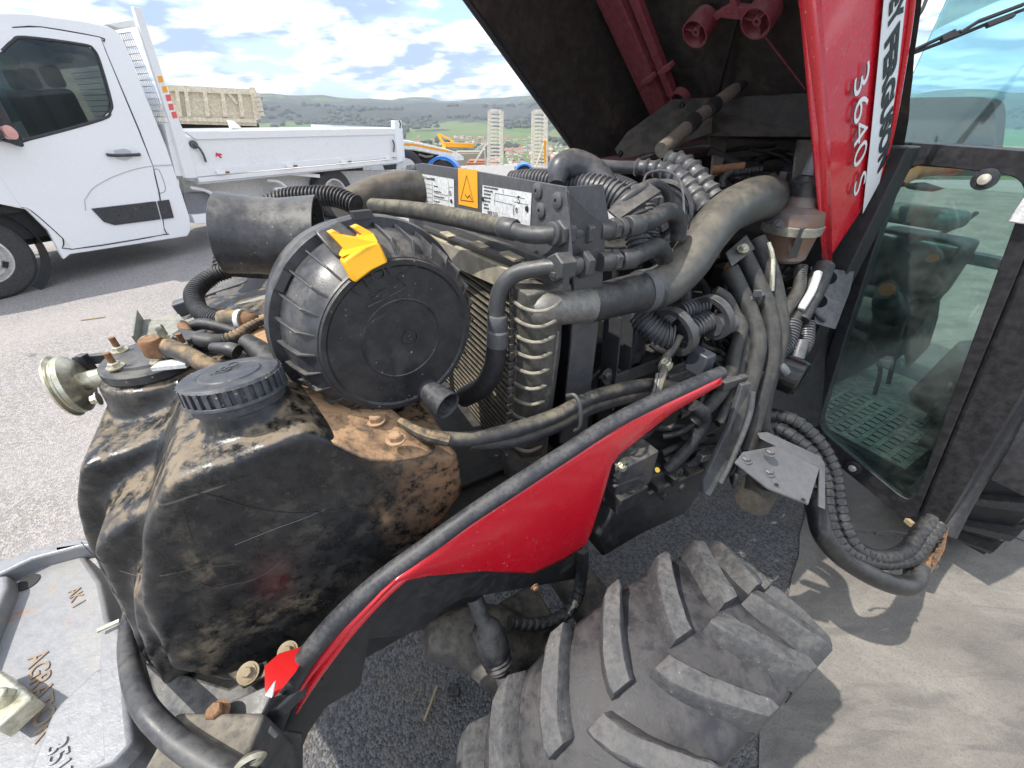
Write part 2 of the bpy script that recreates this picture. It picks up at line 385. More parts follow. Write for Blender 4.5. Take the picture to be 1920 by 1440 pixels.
# ---- cap
cap = MB(); zt = capc+V((0, 0, -.001)); R_ = .0555
CAX = V((-.06, .15, 1)).normalized()
cap.lathe(zt, -CAX, [(-.002, 1e-4), (-.002, .032), (-.0005, .0335), (-.001, .035), (-.0005, R_-.004), (.003, R_-.001), (.005, R_-.003), (.021, R_-.004), (.021, R_), (.025, R_+.001), (.027, R_-.003), (.037, R_-.005), (.037, 1e-4)], 72)
cap.lathe(zt, CAX, [(0, .0345), (.0012, .0345), (.0012, .0355), (0, .0355)], 60)
for i in range(34):
    a = 2*pi*i/34; d = V((cos(a), sin(a), 0)); t_ = V((-sin(a), cos(a), 0))
    d = (d-CAX*d.dot(CAX)).normalized(); t_ = CAX.cross(d); cap.box(zt+d*(R_-.0032)-CAX*.012, .006, .0052, .020, d, t_, CAX)
CO = cap.build('fuel_cap', dirty('cap_plastic', (.045, .049, .06), .38, dust=(.26, .21, .15), da=.15, top=.04, sc=16, spot=(.4, .36, .3)), TO, bevel=.0006)
text('TESEO', .017, zt+V((-.012, -.026, .0022)), V((.30, .95, 0)), V((-.95, .30, 0)), M['rubber2'], CO, 'cap_lettering', .0005)
# ---- fuel sender flange, pipes and clips round it
fl = MB().lathe(bc-V((0, 0, .012)), UP, [(0, 1e-4), (0, .062), (.004, .066), (.016, .066), (.020, .062), (.020, .05), (.024, .048), (.024, 1e-4)], 44).build('sender_flange', M['black'], TO)
for a in (0.3, 1.8, 3.1, 4.4, 5.6):
    c = bc+V((cos(a)*.048, sin(a)*.048, .012)); MB().cyl(c-V((0, 0, .01)), c+V((0, 0, .024)), .0042, n=10).build('stud', M['rust'], TO); MB().bolt(c, UP, .0075, .007).build('flange_nut', M['zinc'], TO)
MB().cyl(P(305, 668, .59), P(305, 628, .585), .0085, n=14).bolt(P(305, 636, .585), UP, .009, .02).build('banjo_bolt', M['zinc'], TR)
MB().lathe(P(298, 664, .588), UP, [(0, 1e-4), (0, .014), (.003, .016), (.024, .016), (.027, .014), (.027, 1e-4)], 20).build('banjo_union', M['rust'], TR)
dustyhose = dirty('mud_caked_hose', (.03, .029, .028), .6, dust=(.38, .27, .15), da=.8, top=.75, sc=16)
tp([(312, 650, .585), (345, 662, .575), (380, 680, .57), (420, 700, .57)], [17, 16, 16, 16]).build('fuel_hose', dustyhose, TR)
tp([(285, 672, .60), (268, 655, .60), (262, 640, .61), (275, 632, .62), (300, 640, .6)], 3).build('wire', M['zinc'], TR)
MB().box(P(325, 683, .575), .05, .02, .006, (P(360, 680, .575)-P(300, 686, .575)).normalized()).build('white_tag', M['label'], TO)
# horn-like round disc at the front-left corner
hc = P(148, 718, .63); hax = V((.84, .54, .04)).normalized()
hs = MB().lathe(hc-hax*.022, hax, [(0, 1e-4), (0, .040), (.003, .049), (.006, .050), (.008, .045), (.011, .045), (.013, .047), (.019, .046), (.026, .038), (.030, .030), (.030, .015), (.075, .015), (.077, 1e-4)], 48).build('horn', M['zinc'], TR)
MB().bolt(P(186, 747, .60), -hax, .007, .008).build('horn_nut', M['zinc'], hs)
MB().box(P(185, 672, .66), .075, .010, .016, (P(225, 662, .66)-P(165, 668, .66)).normalized()).box(P(162, 680, .655), .012, .012, .03).build('horn_bracket', M['black'], TR, bevel=.001)
tp([(222, 664, .66), (235, 663, .66), (238, 668, .66)], 5).build('plug', M['black'], TR)
# cluster of plugs and corrugated conduit behind the cap
tp([(430, 505, .80), (395, 520, .79), (365, 548, .76), (372, 580, .73), (400, 597, .70), (420, 602, .69)], [14, 14, 15, 15, 17, 17], style='corr', pitch=.0062, amp=.16).build('corrugated_conduit', M['rubber'], TR)
tp([(500, 510, .80), (465, 508, .80), (430, 505, .80)], 12, style='corr', pitch=.0062, amp=.16).build('corrugated_conduit', M['rubber'], TR)
tp([(418, 602, .69), (432, 600, .69), (452, 600, .69)], [20, 20, 18]).build('conduit_sleeve', dustyhose, TR)
tp([(449, 600, .688), (457, 600, .688)], 20).build('white_ring', M['label'], TR)
tp([(455, 600, .69), (470, 600, .69), (478, 598, .7)], [18, 14, 10]).build('connector', M['rust'], TR)
tp([(360, 612, .68), (380, 607, .68), (410, 612, .68), (445, 622, .68)], [10, 11, 11, 10]).build('sleeve', M['rubber'], TR)
tp([(500, 597, .69), (470, 612, .67), (445, 630, .65), (420, 640, .64)], [7, 9, 12, 13], style='corr', pitch=.007, amp=.14).build('corrugated_conduit', dustyhose, TR)
tp([(424, 638, .642), (402, 642, .635), (372, 637, .635)], [13, 17, 15]).build('plug_boot', M['rubber'], TR)
MB().box(P(352, 636, .64), .034, .028, .02, (P(372, 640, .64)-P(335, 632, .64)).normalized()).build('plug', M['black'], TR, bevel=.002)
tp([(348, 606, .67), (345, 612, .67), (352, 625, .66)], [9, 10, 9]).build('grease_nipple', M['rust'], TR)
tp([(400, 652, .62), (430, 655, .61), (445, 660, .61)], [10, 14, 14]).build('hose_stub', M['black'], TR)
tp([(462, 640, .63), (490, 660, .62), (520, 690, .60)], [16, 20, 22]).build('breather_hose', M['rubber'], TR)
# light cross brackets behind (front frame tray)
fr = MB(); fr.prism([P(*q) for q in ((265, 600, .80), (335, 588, .80), (345, 600, .78), (520, 545, .82), (545, 570, .8), (420, 615, .76), (340, 640, .72), (262, 650, .74))], V((0, 0, -.004)))
fr.bar(P(268, 600, .80), P(262, 650, .745), .004, .05); fr.build('front_tray', dirty('grey_green_tray', (.16, .17, .15), .4, dust=(.36, .33, .26), da=.4, top=.5, sc=10), TR, bevel=.0008)
MB().bar(P(330, 580, .84), P(545, 510, .92), .03, .03).build('cross_member', M['steel2'], TR, bevel=.003)
MB().prism([P(*q) for q in ((395, 528, .88), (540, 505, .88), (545, 555, .84), (410, 572, .82))], V((0, 0, -.02))).build('lamp_housing', M['black'], TR, bevel=.004)
# clay-coloured sheet metal between tank and filter
clay = dirty('clay_dust', (.07, .055, .045), .85, dust=(.50, .31, .17), da=1.0, top=1.0, sc=11, bump=1., bsc=140, c2=(.30, .18, .10))
sheet = [[PZ(*q) for q in r] for r in (
 ((430, 610, 1.195), (500, 585, 1.195), (560, 565, 1.195)), ((470, 650, 1.195), (535, 630, 1.192), (600, 610, 1.19)), ((520, 700, 1.192), (575, 685, 1.186), (640, 670, 1.175)),
 ((555, 760, 1.182), (615, 742, 1.165), (690, 730, 1.145)), ((572, 800, 1.172), (650, 790, 1.145), (750, 780, 1.125)), ((625, 826, 1.16), (690, 842, 1.135), (790, 820, 1.10)), ((668, 850, 1.145), (725, 874, 1.118), (840, 845, 1.085)))]
rs_ = random.Random(9)
sheet = [[p+UP*rs_.uniform(-.003, .003) for p in r] for r in sheet]
SH = MB().grid(sheet).build('dusty_shelf', clay, TR, sharp=180); k_ = SH.modifiers.new('sub', 'SUBSURF'); k_.render_levels = k_.levels = 2; SH.modifiers.new('t', 'SOLIDIFY').thickness = .004
for x, y in ((742, 825), (705, 790)): MB().bolt(PZ(x, y, 1.135), UP, .009, .008).build('shelf_bolt', dirty('clay_bolt', (.25, .15, .09), .8, dust=(.45, .3, .18), da=.8, top=.7), TR)
# ---- air filter
A = P(757, 637, .555); B = P(672, 570, .66); ax = (B-A).normalized()
e1 = (UP-ax*UP.dot(ax)).normalized(); e2 = ax.cross(e1)
RL = .1135; RR = .150; HB = .062
AF = MB().lathe(A, ax, [(.012, 1e-4), (.010, .03), (.010, RL-.012), (.013, RL-.010), (.013, RL-.004), (.004, RL-.003), (.004, RL), (.008, RL+.002), (.020, RL+.014), (HB-.008, RR-.014), (HB+.012, RR-.012), (HB+.014, RR), (HB+.022, RR+.003), (HB+.03, RR+.002), (HB+.031, RR-.006), (HB+.06, RR-.008), (HB+.10, RR-.014), (HB+.15, RR-.03), (HB+.17, .03), (HB+.17, 1e-4)], 96).build('air_filter', M['black'], TR)
lidm = dirty('lid_plastic', (.017, .018, .021), .42, dust=(.3, .28, .25), da=.3, top=.1, sc=7, spot=(.42, .41, .4), bump=.5)
MB().lathe(A, ax, [(0.002, 1e-4), (.002, .056), (.0005, .057), (.0005, .0585), (.002, .0595), (.0025, RL-.012), (0, RL-.009), (0, RL-.003), (.003, RL-.0015), (.02, RL-.001), (.02, 1e-4)], 96).build('filter_lid', lidm, AF)
def onlid(x, y, off=-.0006): return hit(x, y, A+ax*.002, ax)+ax*off
MB().lathe(onlid(768, 633), -ax, [(0, .011), (.0012, .011), (.0012, .0122), (0, .0122)], 30).lathe(onlid(768, 633), -ax, [(0, 1e-4), (.001, .003), (0, .004)], 16).build('moulded_ring', lidm, AF)
lx = onlid(735, 498)-onlid(680, 535); ly = -ax.cross(lx); ly = ly if ly.z > 0 else -ly
text('TOP', .026, onlid(683, 546), lx, ly, lidm, AF, 'moulded_lettering', .0016)
for pts in (((655, 520), (663, 545), (690, 556), (725, 540)), ((700, 560), (725, 540), (742, 530)), ((690, 610), (770, 560)), ((695, 600), (690, 607), (768, 556)), ((690, 575), (735, 553), (760, 535), (745, 520), (778, 500), (793, 498))):
    MB().tube([onlid(*p) for p in pts], .0009, n=6, seg=4).build('moulded_rib', lidm, AF)
nr = 28
for i in range(nr):
    a = 2*pi*(i+.5)/nr; d = e1*cos(a)+e2*sin(a); tt = ax.cross(d)
    p0 = A+ax*.006+d*RL; p1 = A+ax*.018+d*(RL+.020); p2 = A+ax*(HB-.006)+d*(RR-.009); p3 = A+ax*(HB+.013)+d*(RR-.006); q3 = A+ax*(HB+.013)+d*(RR-.02); q0 = A+ax*.010+d*(RL-.006)
    MB().prism([p+tt*-.0014 for p in (p0, p1, p2, p3, q3, q0)], tt*.0028).build('rib', M['black'], AF, bevel=.0008, seg=1)
for px, py in ((678, 402), (528, 525), (592, 700)):
    c = hit(px, py, A+ax*(HB+.014), ax); MB().box(c, .026, .010, .012, ax.cross((c-A).normalized()).normalized(), (c-A).normalized(), ax).build('rim_slot', M['ink'], AF)
# raised smooth pad and yellow latch
def onax(x, y, h): return hit(x, y, A+ax*h, ax)
pad = [onax(586, 432, .058), onax(628, 412, .058), onax(668, 440, .040), onax(630, 484, .022), onax(618, 470, .026)]
MB().prism(pad, -ax*.012).build('latch_pad', M['black'], AF, bevel=.002)
la = MB()
la.prism([onax(634, 485, .010), onax(665, 462, .010), onax(702, 450, .010), onax(719, 486, .000), onax(690, 500, .0), onax(656, 525, .0)], -ax*.016)
LA = la.build('latch', M['yellow'], AF, bevel=.003, seg=3)
MB().prism([onax(611, 433, .036), onax(622, 429, .038), onax(650, 446, .034), onax(662, 443, .034), onax(672, 436, .034), onax(655, 424, .038), onax(666, 419, .040), onax(692, 433, .03), onax(702, 450, .012), onax(634, 478, .012), onax(640, 464, .022)], -ax*.012).build('latch_lever', M['yellow'], LA, bevel=.0015, seg=2)
# inlet trumpet
I0 = P(421, 438, .66); I1 = P(600, 452, .70); ia = (I1-I0).normalized(); LI = (I1-I0).length
MB().lathe(I0, ia, [(.02, .055), (0, .0625), (-.001, .0635), (0, .0645), (.05, .062), (LI*.6, .064), (LI, .075), (LI, .07), (LI*.6, .06), (.02, .055)], 48).build('intake_trumpet', M['black'], AF)
# dust valve spout
S0 = P(808, 736, .582); S1 = P(852, 770, .560); sa = (S1-S0).normalized()
MB().lathe(S0-sa*.01, sa, [(0, 1e-4), (0, .017), (.034, .020), (.046, .022), (.048, .021), (.046, .018), (.02, .017), (.02, 1e-4)], 36).build('dust_spout', M['rubber2'], AF)
# filter cradle
MB().bar(P(560, 700, .68), P(745, 800, .60), .03, .006).build('filter_bracket', M['steel'], TR, bevel=.001)
# exhaust / charge duct behind filter and fat corrugated hose
tp([(800, 352, 1.02), (755, 352, 1.0), (710, 362, .98), (670, 380, .95), (640, 400, .93)], [28, 29, 30, 30, 30], n=24).build('charge_pipe', dirty('grey_brown_pipe', (.075, .07, .062), .4, dust=(.2, .16, .11), da=.6, top=.5, sc=8), TR)
tp([(668, 385, .84), (630, 370, .85), (580, 368, .86), (520, 378, .87), (455, 420, .86), (425, 480, .83), (420, 510, .82)], 17, style='corr', pitch=.0085, amp=.2).build('corrugated_conduit', M['rubber'], TR)
# ---- cooling package
PL = .36
def pu(x, y, u=PL): return PU(x, y, u)
pl = [(752, 345), (762, 310), (790, 306), (900, 322), (1061, 350), (1072, 500), (980, 478), (775, 395), (765, 372)]
plate = MB().prism([pu(*p) for p in pl], RU*.004)
BP = plate.build('radiator_cover_plate', M['steel2'], TR, bevel=.0008)
MB().prism([PV(*q, .478) for q in ((1062, 351), (1072, 520), (1110, 470), (1142, 412), (1131, 346))], FV*.004).build('cover_side_plate', M['steel2'], TR)
sx_ = (pu(1000, 372)-pu(905, 347)); 
def sticker(px, name, mat, off=.0008):
    return MB().prism([pu(x, y)-RU*off for x, y in px], -RU*.0006).build(name, mat, BP)
L1 = sticker([(780, 324), (852, 336), (853, 402), (783, 388)], 'rating_label', M['label'])
ST = sticker([(860, 315), (896, 319), (897, 391), (861, 383)], 'warning_sticker', M['orange'])
L2 = sticker([(906, 347), (998, 362), (995, 424), (905, 401)], 'rating_label', M['label'])
def lns(par, px, w=.9):
    mb = MB()
    for (x0, y0, x1, y1) in px:
        a = pu(x0, y0)-RU*.0018; b = pu(x1, y1)-RU*.0018; mb.bar(a, b, pxr(a, w), .0003, RU)
    mb.build('printed_lines', M['ink'], par)
lns(ST, [(876.5, 329, 865, 375), (876.5, 329, 889, 378), (865, 375, 889, 378)], 1.2)
lns(ST, [(873, 364, 878, 371), (878, 371, 882, 366), (882, 366, 886, 375)], 1.8)
lns(L1, [(786, 342, 811, 347), (786, 350, 811, 355), (786, 358, 811, 363), (786, 366, 811, 371), (786, 374, 811, 379), (812, 342, 812, 388), (815, 361, 842, 367), (815, 371, 842, 377), (815, 381, 842, 387), (843, 338, 843, 398), (843, 350, 851, 352)], .5)
lns(L2, [(930, 362, 985, 372), (930, 362, 928, 384), (928, 376, 964, 384), (964, 384, 964, 402), (945, 355, 945, 364), (966, 378, 992, 384), (966, 384, 965, 404)], .5)
def putext(s, size, x, y, x2, y2, par, bold=0):
    a = pu(x, y)-RU*.002; b = pu(x2, y2)-RU*.002; text(s, size, a, b-a, UP, M['ink'], par, ext=.0002, bold=bold)
putext('AXES S.A. Tirecourt FRANCE', .0085, 790, 334, 840, 344, L1)
for i, s_ in enumerate(('Max. tension', 'Max. pressure at 4 bar', 'Max. surcharge max. admissible', 'Max. pression fuite', 'Max. poids max. total')):
    putext(s_, .0052, 815, 350+i*9.4, 842, 355+i*9.4, L1)
putext('CE', .012, 843.5, 366, 850, 367, L1)
putext('S', .017, 972, 381, 985, 384, L2); putext('e', .017, 968, 398, 985, 401, L2)
putext('GEGD  C.C.S.', .007, 916, 400, 960, 409, L2)
for i, s_ in enumerate(('PROTECTION & MECANIQUE', 'TYPE OF MACHINE', 'EMPATTEMENT', 'PNEUS AV ARR', 'POIDS TOTAL', 'NUMERO', 'HOMOLOG')):
    putext(s_, .0042, 909, 352+i*6.5, 930, 355.5+i*6.5, L2)
for x, y in ((783, 361), (848, 377), (907, 373), (990, 391)): MB().lathe(pu(x, y)-RU*.0016, -RU, [(0, 1e-4), (0, .0045), (.002, .004), (.002, 1e-4)], 12).build('rivet', M['ink'], BP)
for x, y in ((1009, 358), (1046, 376), (1015, 395), (766, 325), (777, 318), (777, 346), (768, 370)):
    o = MB().lathe(pu(x, y), -RU, [(0, 1e-4), (0, .0115), (.003, .0115), (.005, .008), (.005, .003), (.002, .003), (.002, 1e-4)], 24).build('button_screw', M['steel2'], BP)
# lower dark rails and radiator top tank
MB().bar(PU(770, 408, .345), PU(1062, 520, .345), .012, .035).bar(PU(800, 425, .34), PU(1050, 515, .34), .02, .008).build('top_rail', M['steel'], TR, bevel=.001)
for x, y in ((840, 440), (900, 460), (960, 480)): MB().box(PU(x, y, .33), .02, .05, .004, RU, FV, UP).build('rail_tab', dirty('dusty_tab', (.2, .18, .13), .7, dust=(.48, .42, .3), da=.8, top=.8), TR)
MB().prism([PU(*q, .33) for q in ((790, 435), (990, 520), (985, 560), (780, 470))], RU*.05).build('radiator_top_tank', dirty('dusty_aluminium', (.22, .2, .16), .6, dust=(.50, .44, .30), da=.9, top=.9, sc=5), TR, bevel=.004)
# core with herringbone fins: side frame, dark core, fins in rows
z0, z1, v0, v1, uc = .62, 1.235, .56, 1.12, .352
RC = TB(uc+.012, uc+.07, v0, v1, z0, z1).build('radiator_core', M['ink'], TR)
fin = MB(); row = 0; z = z0; rp = .0175
while z < z1-.02:
    fin.box(T(uc+.006, (v0+v1)/2, z), .012, v1-v0, .0022, RU, FV, UP)
    vv = v0
    while vv < v1:
        a = T(uc, vv, z+.001); s_ = .0072
        for k in range(2):
            za = z+.001+k*(rp-.002)/2; zb = za+(rp-.002)/2; va, vb = (vv, vv+s_*.8) if k == 0 else (vv+s_*.8, vv)
            fin.add([T(uc, va, za), T(uc, vb, zb), T(uc+.012, vb, zb), T(uc+.012, va, za)], [(0, 1, 2, 3)])
        vv += s_*1.05
    z += rp
o = fin.build('cooling_fins', dirty('dusty_fins', (.11, .10, .08), .6, dust=(.34, .30, .22), da=.8, top=.5, sc=9), RC, sharp=20); o['kind'] = 'stuff'
TB(uc-.004, uc+.05, v0-.028, v0-.003, z0-.05, z1+.02).build('side_frame', M['alu'], TR, bevel=.001)
# crimped edge links beside the ribbed end tank
ch = MB()
for k in range(22):
    y = 545+k*15.5; p = PV(963-1.0*k*.5, y, .515); ch.box(p, .012, .006, .011, RU, FV, UP)
o = ch.build('crimped_edge', M['casting'], TR, bevel=.001); o['kind'] = 'stuff'
# ribbed end tank
et = MB(); rt = P(1008, 575, .63); 
tc_ = [(1010, 560, .625), (1010, 640, .675), (1003, 720, .73), (996, 790, .785), (990, 835, .82)]
et.tube([P(*q) for q in tc_], [pxr(P(*q), r) for q, r in zip(tc_, (44, 42, 39, 36, 34))], n=28)
et.box(P(1012, 565, .64), .085, .06, .06, RU, FV, UP)
ET = remesh(et.build('end_tank', dirty('cast_tank_dusty', (.07, .068, .064), .45, .3, dust=(.36, .33, .26), da=.8, top=.5, sc=8, bump=.5), TR), .004, 6)
ribm = dirty('dusty_rib', (.2, .185, .155), .5, .2, dust=(.4, .36, .27), da=.7, top=.5)
for k in range(10):
    f = k/9; y = 572+f*262; t = .615+f*.2; cx = 1010-f*20; r = 46-f*11
    pts = [(cx-r, y-6, t+.01), (cx-r*.6, y+6, t-.028), (cx, y+12, t-.045), (cx+r*.6, y+4, t-.035), (cx+r*1.0, y-12, t-.0)]
    tp(pts, 3.6, n=8).build('rib', ribm, ET)
tp([(1046, 620, .632), (1042, 660, .655), (1030, 740, .715), (1018, 820, .775)], 3.2, n=6).build('rib', M['alu'], ET)
tp([(995, 590, .64), (1020, 578, .625), (1060, 575, .64), (1105, 572, .66)], [33, 36, 33, 33], n=24).build('inlet_elbow', M['alu'], ET)
tp([(985, 845, .83), (978, 860, .84), (975, 885, .86)], [34, 36, 30]).build('end_tank_foot', M['casting'], ET)
# steel arm that carries the pipe unions
arm = [(1066, 358), (1088, 380), (1110, 402), (1126, 416), (1134, 435), (1135, 455), (1129, 545), (1119, 640), (1108, 730), (1100, 818), (1050, 832), (1060, 760), (1070, 660), (1074, 600), (1076, 540), (1074, 500), (1070, 430)]
AM = MB().prism([PV(x, y, .470) for x, y in arm], FV*.006).build('union_arm', M['steel'], TR, bevel=.0012)
def nut(x, y, t, d, r, L, mat, par, n=6, name='union_nut'):
    c = P(x, y, t); return MB().lathe(c-d*(L/2), d, [(0, 1e-4), (0, r*.9), (L*.08, r), (L*.92, r), (L, r*.9), (L, 1e-4)], n).build(name, mat, par, bevel=.0008)
def dirp(a, b): return (P(*b)-P(*a)).normalized()
d1 = dirp((1040, 440, .545), (1180, 425, .63))
tp([(700, 388, .86), (760, 392, .80), (840, 405, .72), (900, 418, .66), (945, 428, .615)], [15, 15, 17, 18, 18], n=20).build('insulated_hose', dirty('foam_hose', (.035, .034, .032), .85, dust=(.22, .20, .15), da=.7, top=.6, sc=10, bump=1.2, bsc=120), TR)
nut(953, 429, .61, dirp((945, 428, .615), (975, 434, .60)), .0165, .03, M['steel'], TR, 14, 'crimp_sleeve')
tp([(960, 431, .605), (985, 439, .59), (1015, 441, .575), (1040, 438, .57)], [15, 16, 16, 15], n=20).build('metal_pipe', M['steel'], TR)
for x, y, t, r, L, n in ((1038, 438, .57, .0165, .012, 20), (1056, 437, .573, .019, .026, 6), (1078, 436, .585, .013, .02, 16), (1096, 436, .592, .019, .012, 6), (1132, 432, .61, .015, .03, 18), (1148, 430, .62, .0175, .014, 6), (1162, 428, .628, .016, .012, 20), (1188, 423, .64, .0165, .035, 14)):
    nut(x, y, t, d1, r, L, M['steel'], TR, n)
tp([(1195, 422, .645), (1225, 412, .665), (1248, 398, .69), (1266, 405, .72), (1272, 430, .74), (1270, 450, .75)], [17, 17, 17, 16, 15, 14], n=18).build('coolant_hose', M['rubber'], TR)
# lower union line
tp([(1046, 500, .575), (1010, 503, .585), (965, 515, .60), (938, 545, .615), (930, 590, .635), (930, 610, .64)], [15, 15, 16, 16, 16, 16], n=20).build('metal_pipe', M['steel'], TR)
nut(933, 606, .64, dirp((935, 580, .63), (932, 640, .66)), .017, .03, M['steel2'], TR, 20, 'crimp_sleeve'); nut(933, 634, .65, dirp((935, 580, .63), (932, 640, .66)), .0185, .03, M['steel2'], TR, 20, 'crimp_sleeve')
tp([(933, 640, .655), (925, 690, .69), (905, 725, .73), (870, 745, .78)], [20, 20, 20, 19], n=18).build('oil_hose', M['rubber'], TR)
d2 = dirp((1040, 503, .575), (1180, 487, .66))
for x, y, t, r, L, n in ((1052, 500, .575, .021, .03, 6), (1076, 498, .588, .014, .02, 16), (1094, 496, .596, .021, .014, 6), (1135, 490, .625, .015, .03, 18), (1150, 488, .635, .018, .014, 6), (1175, 486, .65, .0165, .035, 14)):
    nut(x, y, t, d2, r, L, M['steel'], TR, n)
tp([(1185, 484, .655), (1210, 472, .68), (1232, 462, .70), (1245, 475, .73), (1246, 500, .75)], [17, 16, 16, 15, 13], n=18).build('coolant_hose', M['rubber'], TR)
# big S-shaped intercooler hose
olive = dirty('dusty_silicone_hose', (.055, .056, .055), .34, dust=(.26, .23, .17), da=.35, top=.4, sc=6, c2=(.075, .074, .07))
tp([(1100, 572, .66), (1140, 562, .69), (1180, 552, .72), (1222, 545, .75)], [34, 35, 36, 38], n=30).build('joining_hose', M['rubber'], TR)
tp([(1198, 548, .735), (1206, 546, .74), (1214, 545, .745)], [40, 40, 40], n=30).build('hose_clamp', M['steel2'], TR)
tp([(1212, 545, .745), (1250, 530, .76), (1290, 492, .775), (1325, 440, .79), (1362, 400, .81), (1405, 378, .85), (1430, 372, .90), (1440, 370, .96)], [38, 39, 39, 39, 39, 40, 39, 36], n=32, seg=10).build('s_shaped_hose', olive, TR)
# second tier: smooth elbow, bulged hoses, corrugated runs, strap clamp and its disc
gp = dirty('grey_rubber_pipe', (.06, .063, .07), .33, dust=(.24, .23, .2), da=.3, top=.3, sc=8)
tp([(1045, 345, .84), (1050, 318, .84), (1072, 308, .85), (1100, 316, .86), (1125, 335, .86), (1145, 365, .86)], [14, 24, 26, 25, 24, 22], n=24).build('elbow_pipe', gp, TR)
tp([(1060, 300, .92), (1100, 308, .92), (1150, 313, .92), (1190, 314, .92)], [10, 11, 11, 11], n=18).build('smooth_pipe', gp, TR)
tp([(1190, 314, .92), (1230, 316, .90), (1262, 325, .88), (1285, 345, .87), (1305, 370, .86), (1322, 392, .85)], [12, 13, 14, 15, 15, 16], n=18, style='bulge', pitch=.0225, amp=.32).build('ribbed_hose', gp, TR)
tp([(1250, 300, .92), (1275, 305, .9), (1300, 322, .88), (1318, 345, .87), (1340, 372, .86)], [13, 15, 16, 16, 16], n=18, style='bulge', pitch=.0225, amp=.32).build('ribbed_hose', gp, TR)
tp([(960, 338, .98), (1000, 337, .94), (1060, 345, .89), (1110, 352, .85), (1150, 366, .83), (1180, 392, .82), (1195, 425, .82), (1200, 465, .82)], [15, 17, 20, 23, 25, 26, 25, 23], n=22, style='corr', pitch=.010, amp=.16).build('corrugated_hose', gp, TR)
tp([(1110, 338, .95), (1150, 345, .92), (1190, 365, .88), (1212, 400, .86), (1218, 450, .85)], [16, 17, 18, 18, 18], n=18, style='corr', pitch=.009, amp=.16).build('corrugated_hose', gp, TR)
ds = P(1236, 405, .86); dd = (P(1190, 400, .74)-ds).normalized()
MB().lathe(ds, dd, [(-.05, 1e-4), (-.05, .065), (0, .072), (.01, .072), (.012, .064), (.006, .06), (.006, .04), (.014, .036), (.014, 1e-4)], 48).build('compressor_pulley', M['black'], TR)
MB().tube([P(1150, 395, .76), P(1175, 372, .745), P(1205, 352, .745), P(1230, 345, .77), P(1250, 360, .80), P(1256, 385, .82)], .010, n=12).build('pulley_guard', M['steel'], TR)
MB().bar(P(1150, 404, .735), P(1228, 352, .735), .034, .006, RU).build('strap_clamp', M['steel'], TR, bevel=.001)
MB().lathe(P(1290, 345, .96), V((0, 0, -1)), [(0, 1e-4), (0, .05), (.03, .06), (.12, .06), (.12, 1e-4)], 30).build('compressor', M['dark'], TR)
tp([(1205, 345, .78), (1215, 325, .8), (1245, 320, .8), (1270, 332, .78), (1280, 360, .76), (1283, 405, .75)], 2.2, n=6).build('cable', M['steel2'], TR)
# reservoir
rs = MB(); c = P(1482, 432, .95)
rs.lathe(c-V((0, 0, .085)), UP, [(.018, 1e-4), (.018, .046), (.026, .053), (.075, .057), (.085, .061), (.11, .061), (.13, .054), (.142, .034), (.165, .032), (.165, 1e-4)], 40)
tr_ = NB('milky_plastic'); tr_.set('Base Color', tr_.mix(tr_.step(tr_.noise(7, 5), .4, .62), (.20, .17, .16), (.17, .10, .065))); tr_.set('Roughness', .4); tr_.set('Subsurface Weight', .0)
RS = rs.build('reservoir', tr_.m, TR)
MB().lathe(c-V((0, 0, .004)), UP, [(0, .060), (.002, .0645), (.020, .0655), (.022, .062)], 40).build('band', dirty('band_steel', (.3, .29, .25), .4, .5), RS)
MB().bolt(P(1460, 421, .893), (CAM-c), .007, .008).build('band_bolt', M['steel2'], RS)
MB().lathe(c+V((0, 0, .078)), UP, [(0, 1e-4), (0, .036), (.028, .038), (.03, .03), (.04, .024), (.045, 1e-4)], 30).build('reservoir_cap', M['black'], RS)
MB().lathe(c+V((0, 0, .12)), UP, [(0, 1e-4), (0, .022), (.03, .02), (.05, .015), (.055, 1e-4)], 20).build('clear_bulb', plain('smoky_plastic', (.16, .16, .17), .15), RS)
MB().box(P(1500, 455, .91), .006, .05, .07, (CAM-c).normalized(), RU, UP).build('reservoir_shield', M['steel'], TR, bevel=.002)
# grey bracket with bolt
bp = [P(*q) for q in ((1361, 474, .85), (1400, 440, .86), (1416, 466, .84), (1372, 500, .83))]
GB = MB().prism(bp, V((0, .004, -.002))).build('clip_bracket', M['steel2'], TR, bevel=.001)
MB().bolt(P(1393, 467, .836), (bp[1]-bp[0]).cross(bp[2]-bp[1])*-1 if ((bp[1]-bp[0]).cross(bp[2]-bp[1])).dot(CAM-bp[0]) < 0 else (bp[1]-bp[0]).cross(bp[2]-bp[1]), .008, .008).build('bolt', M['zinc'], GB)
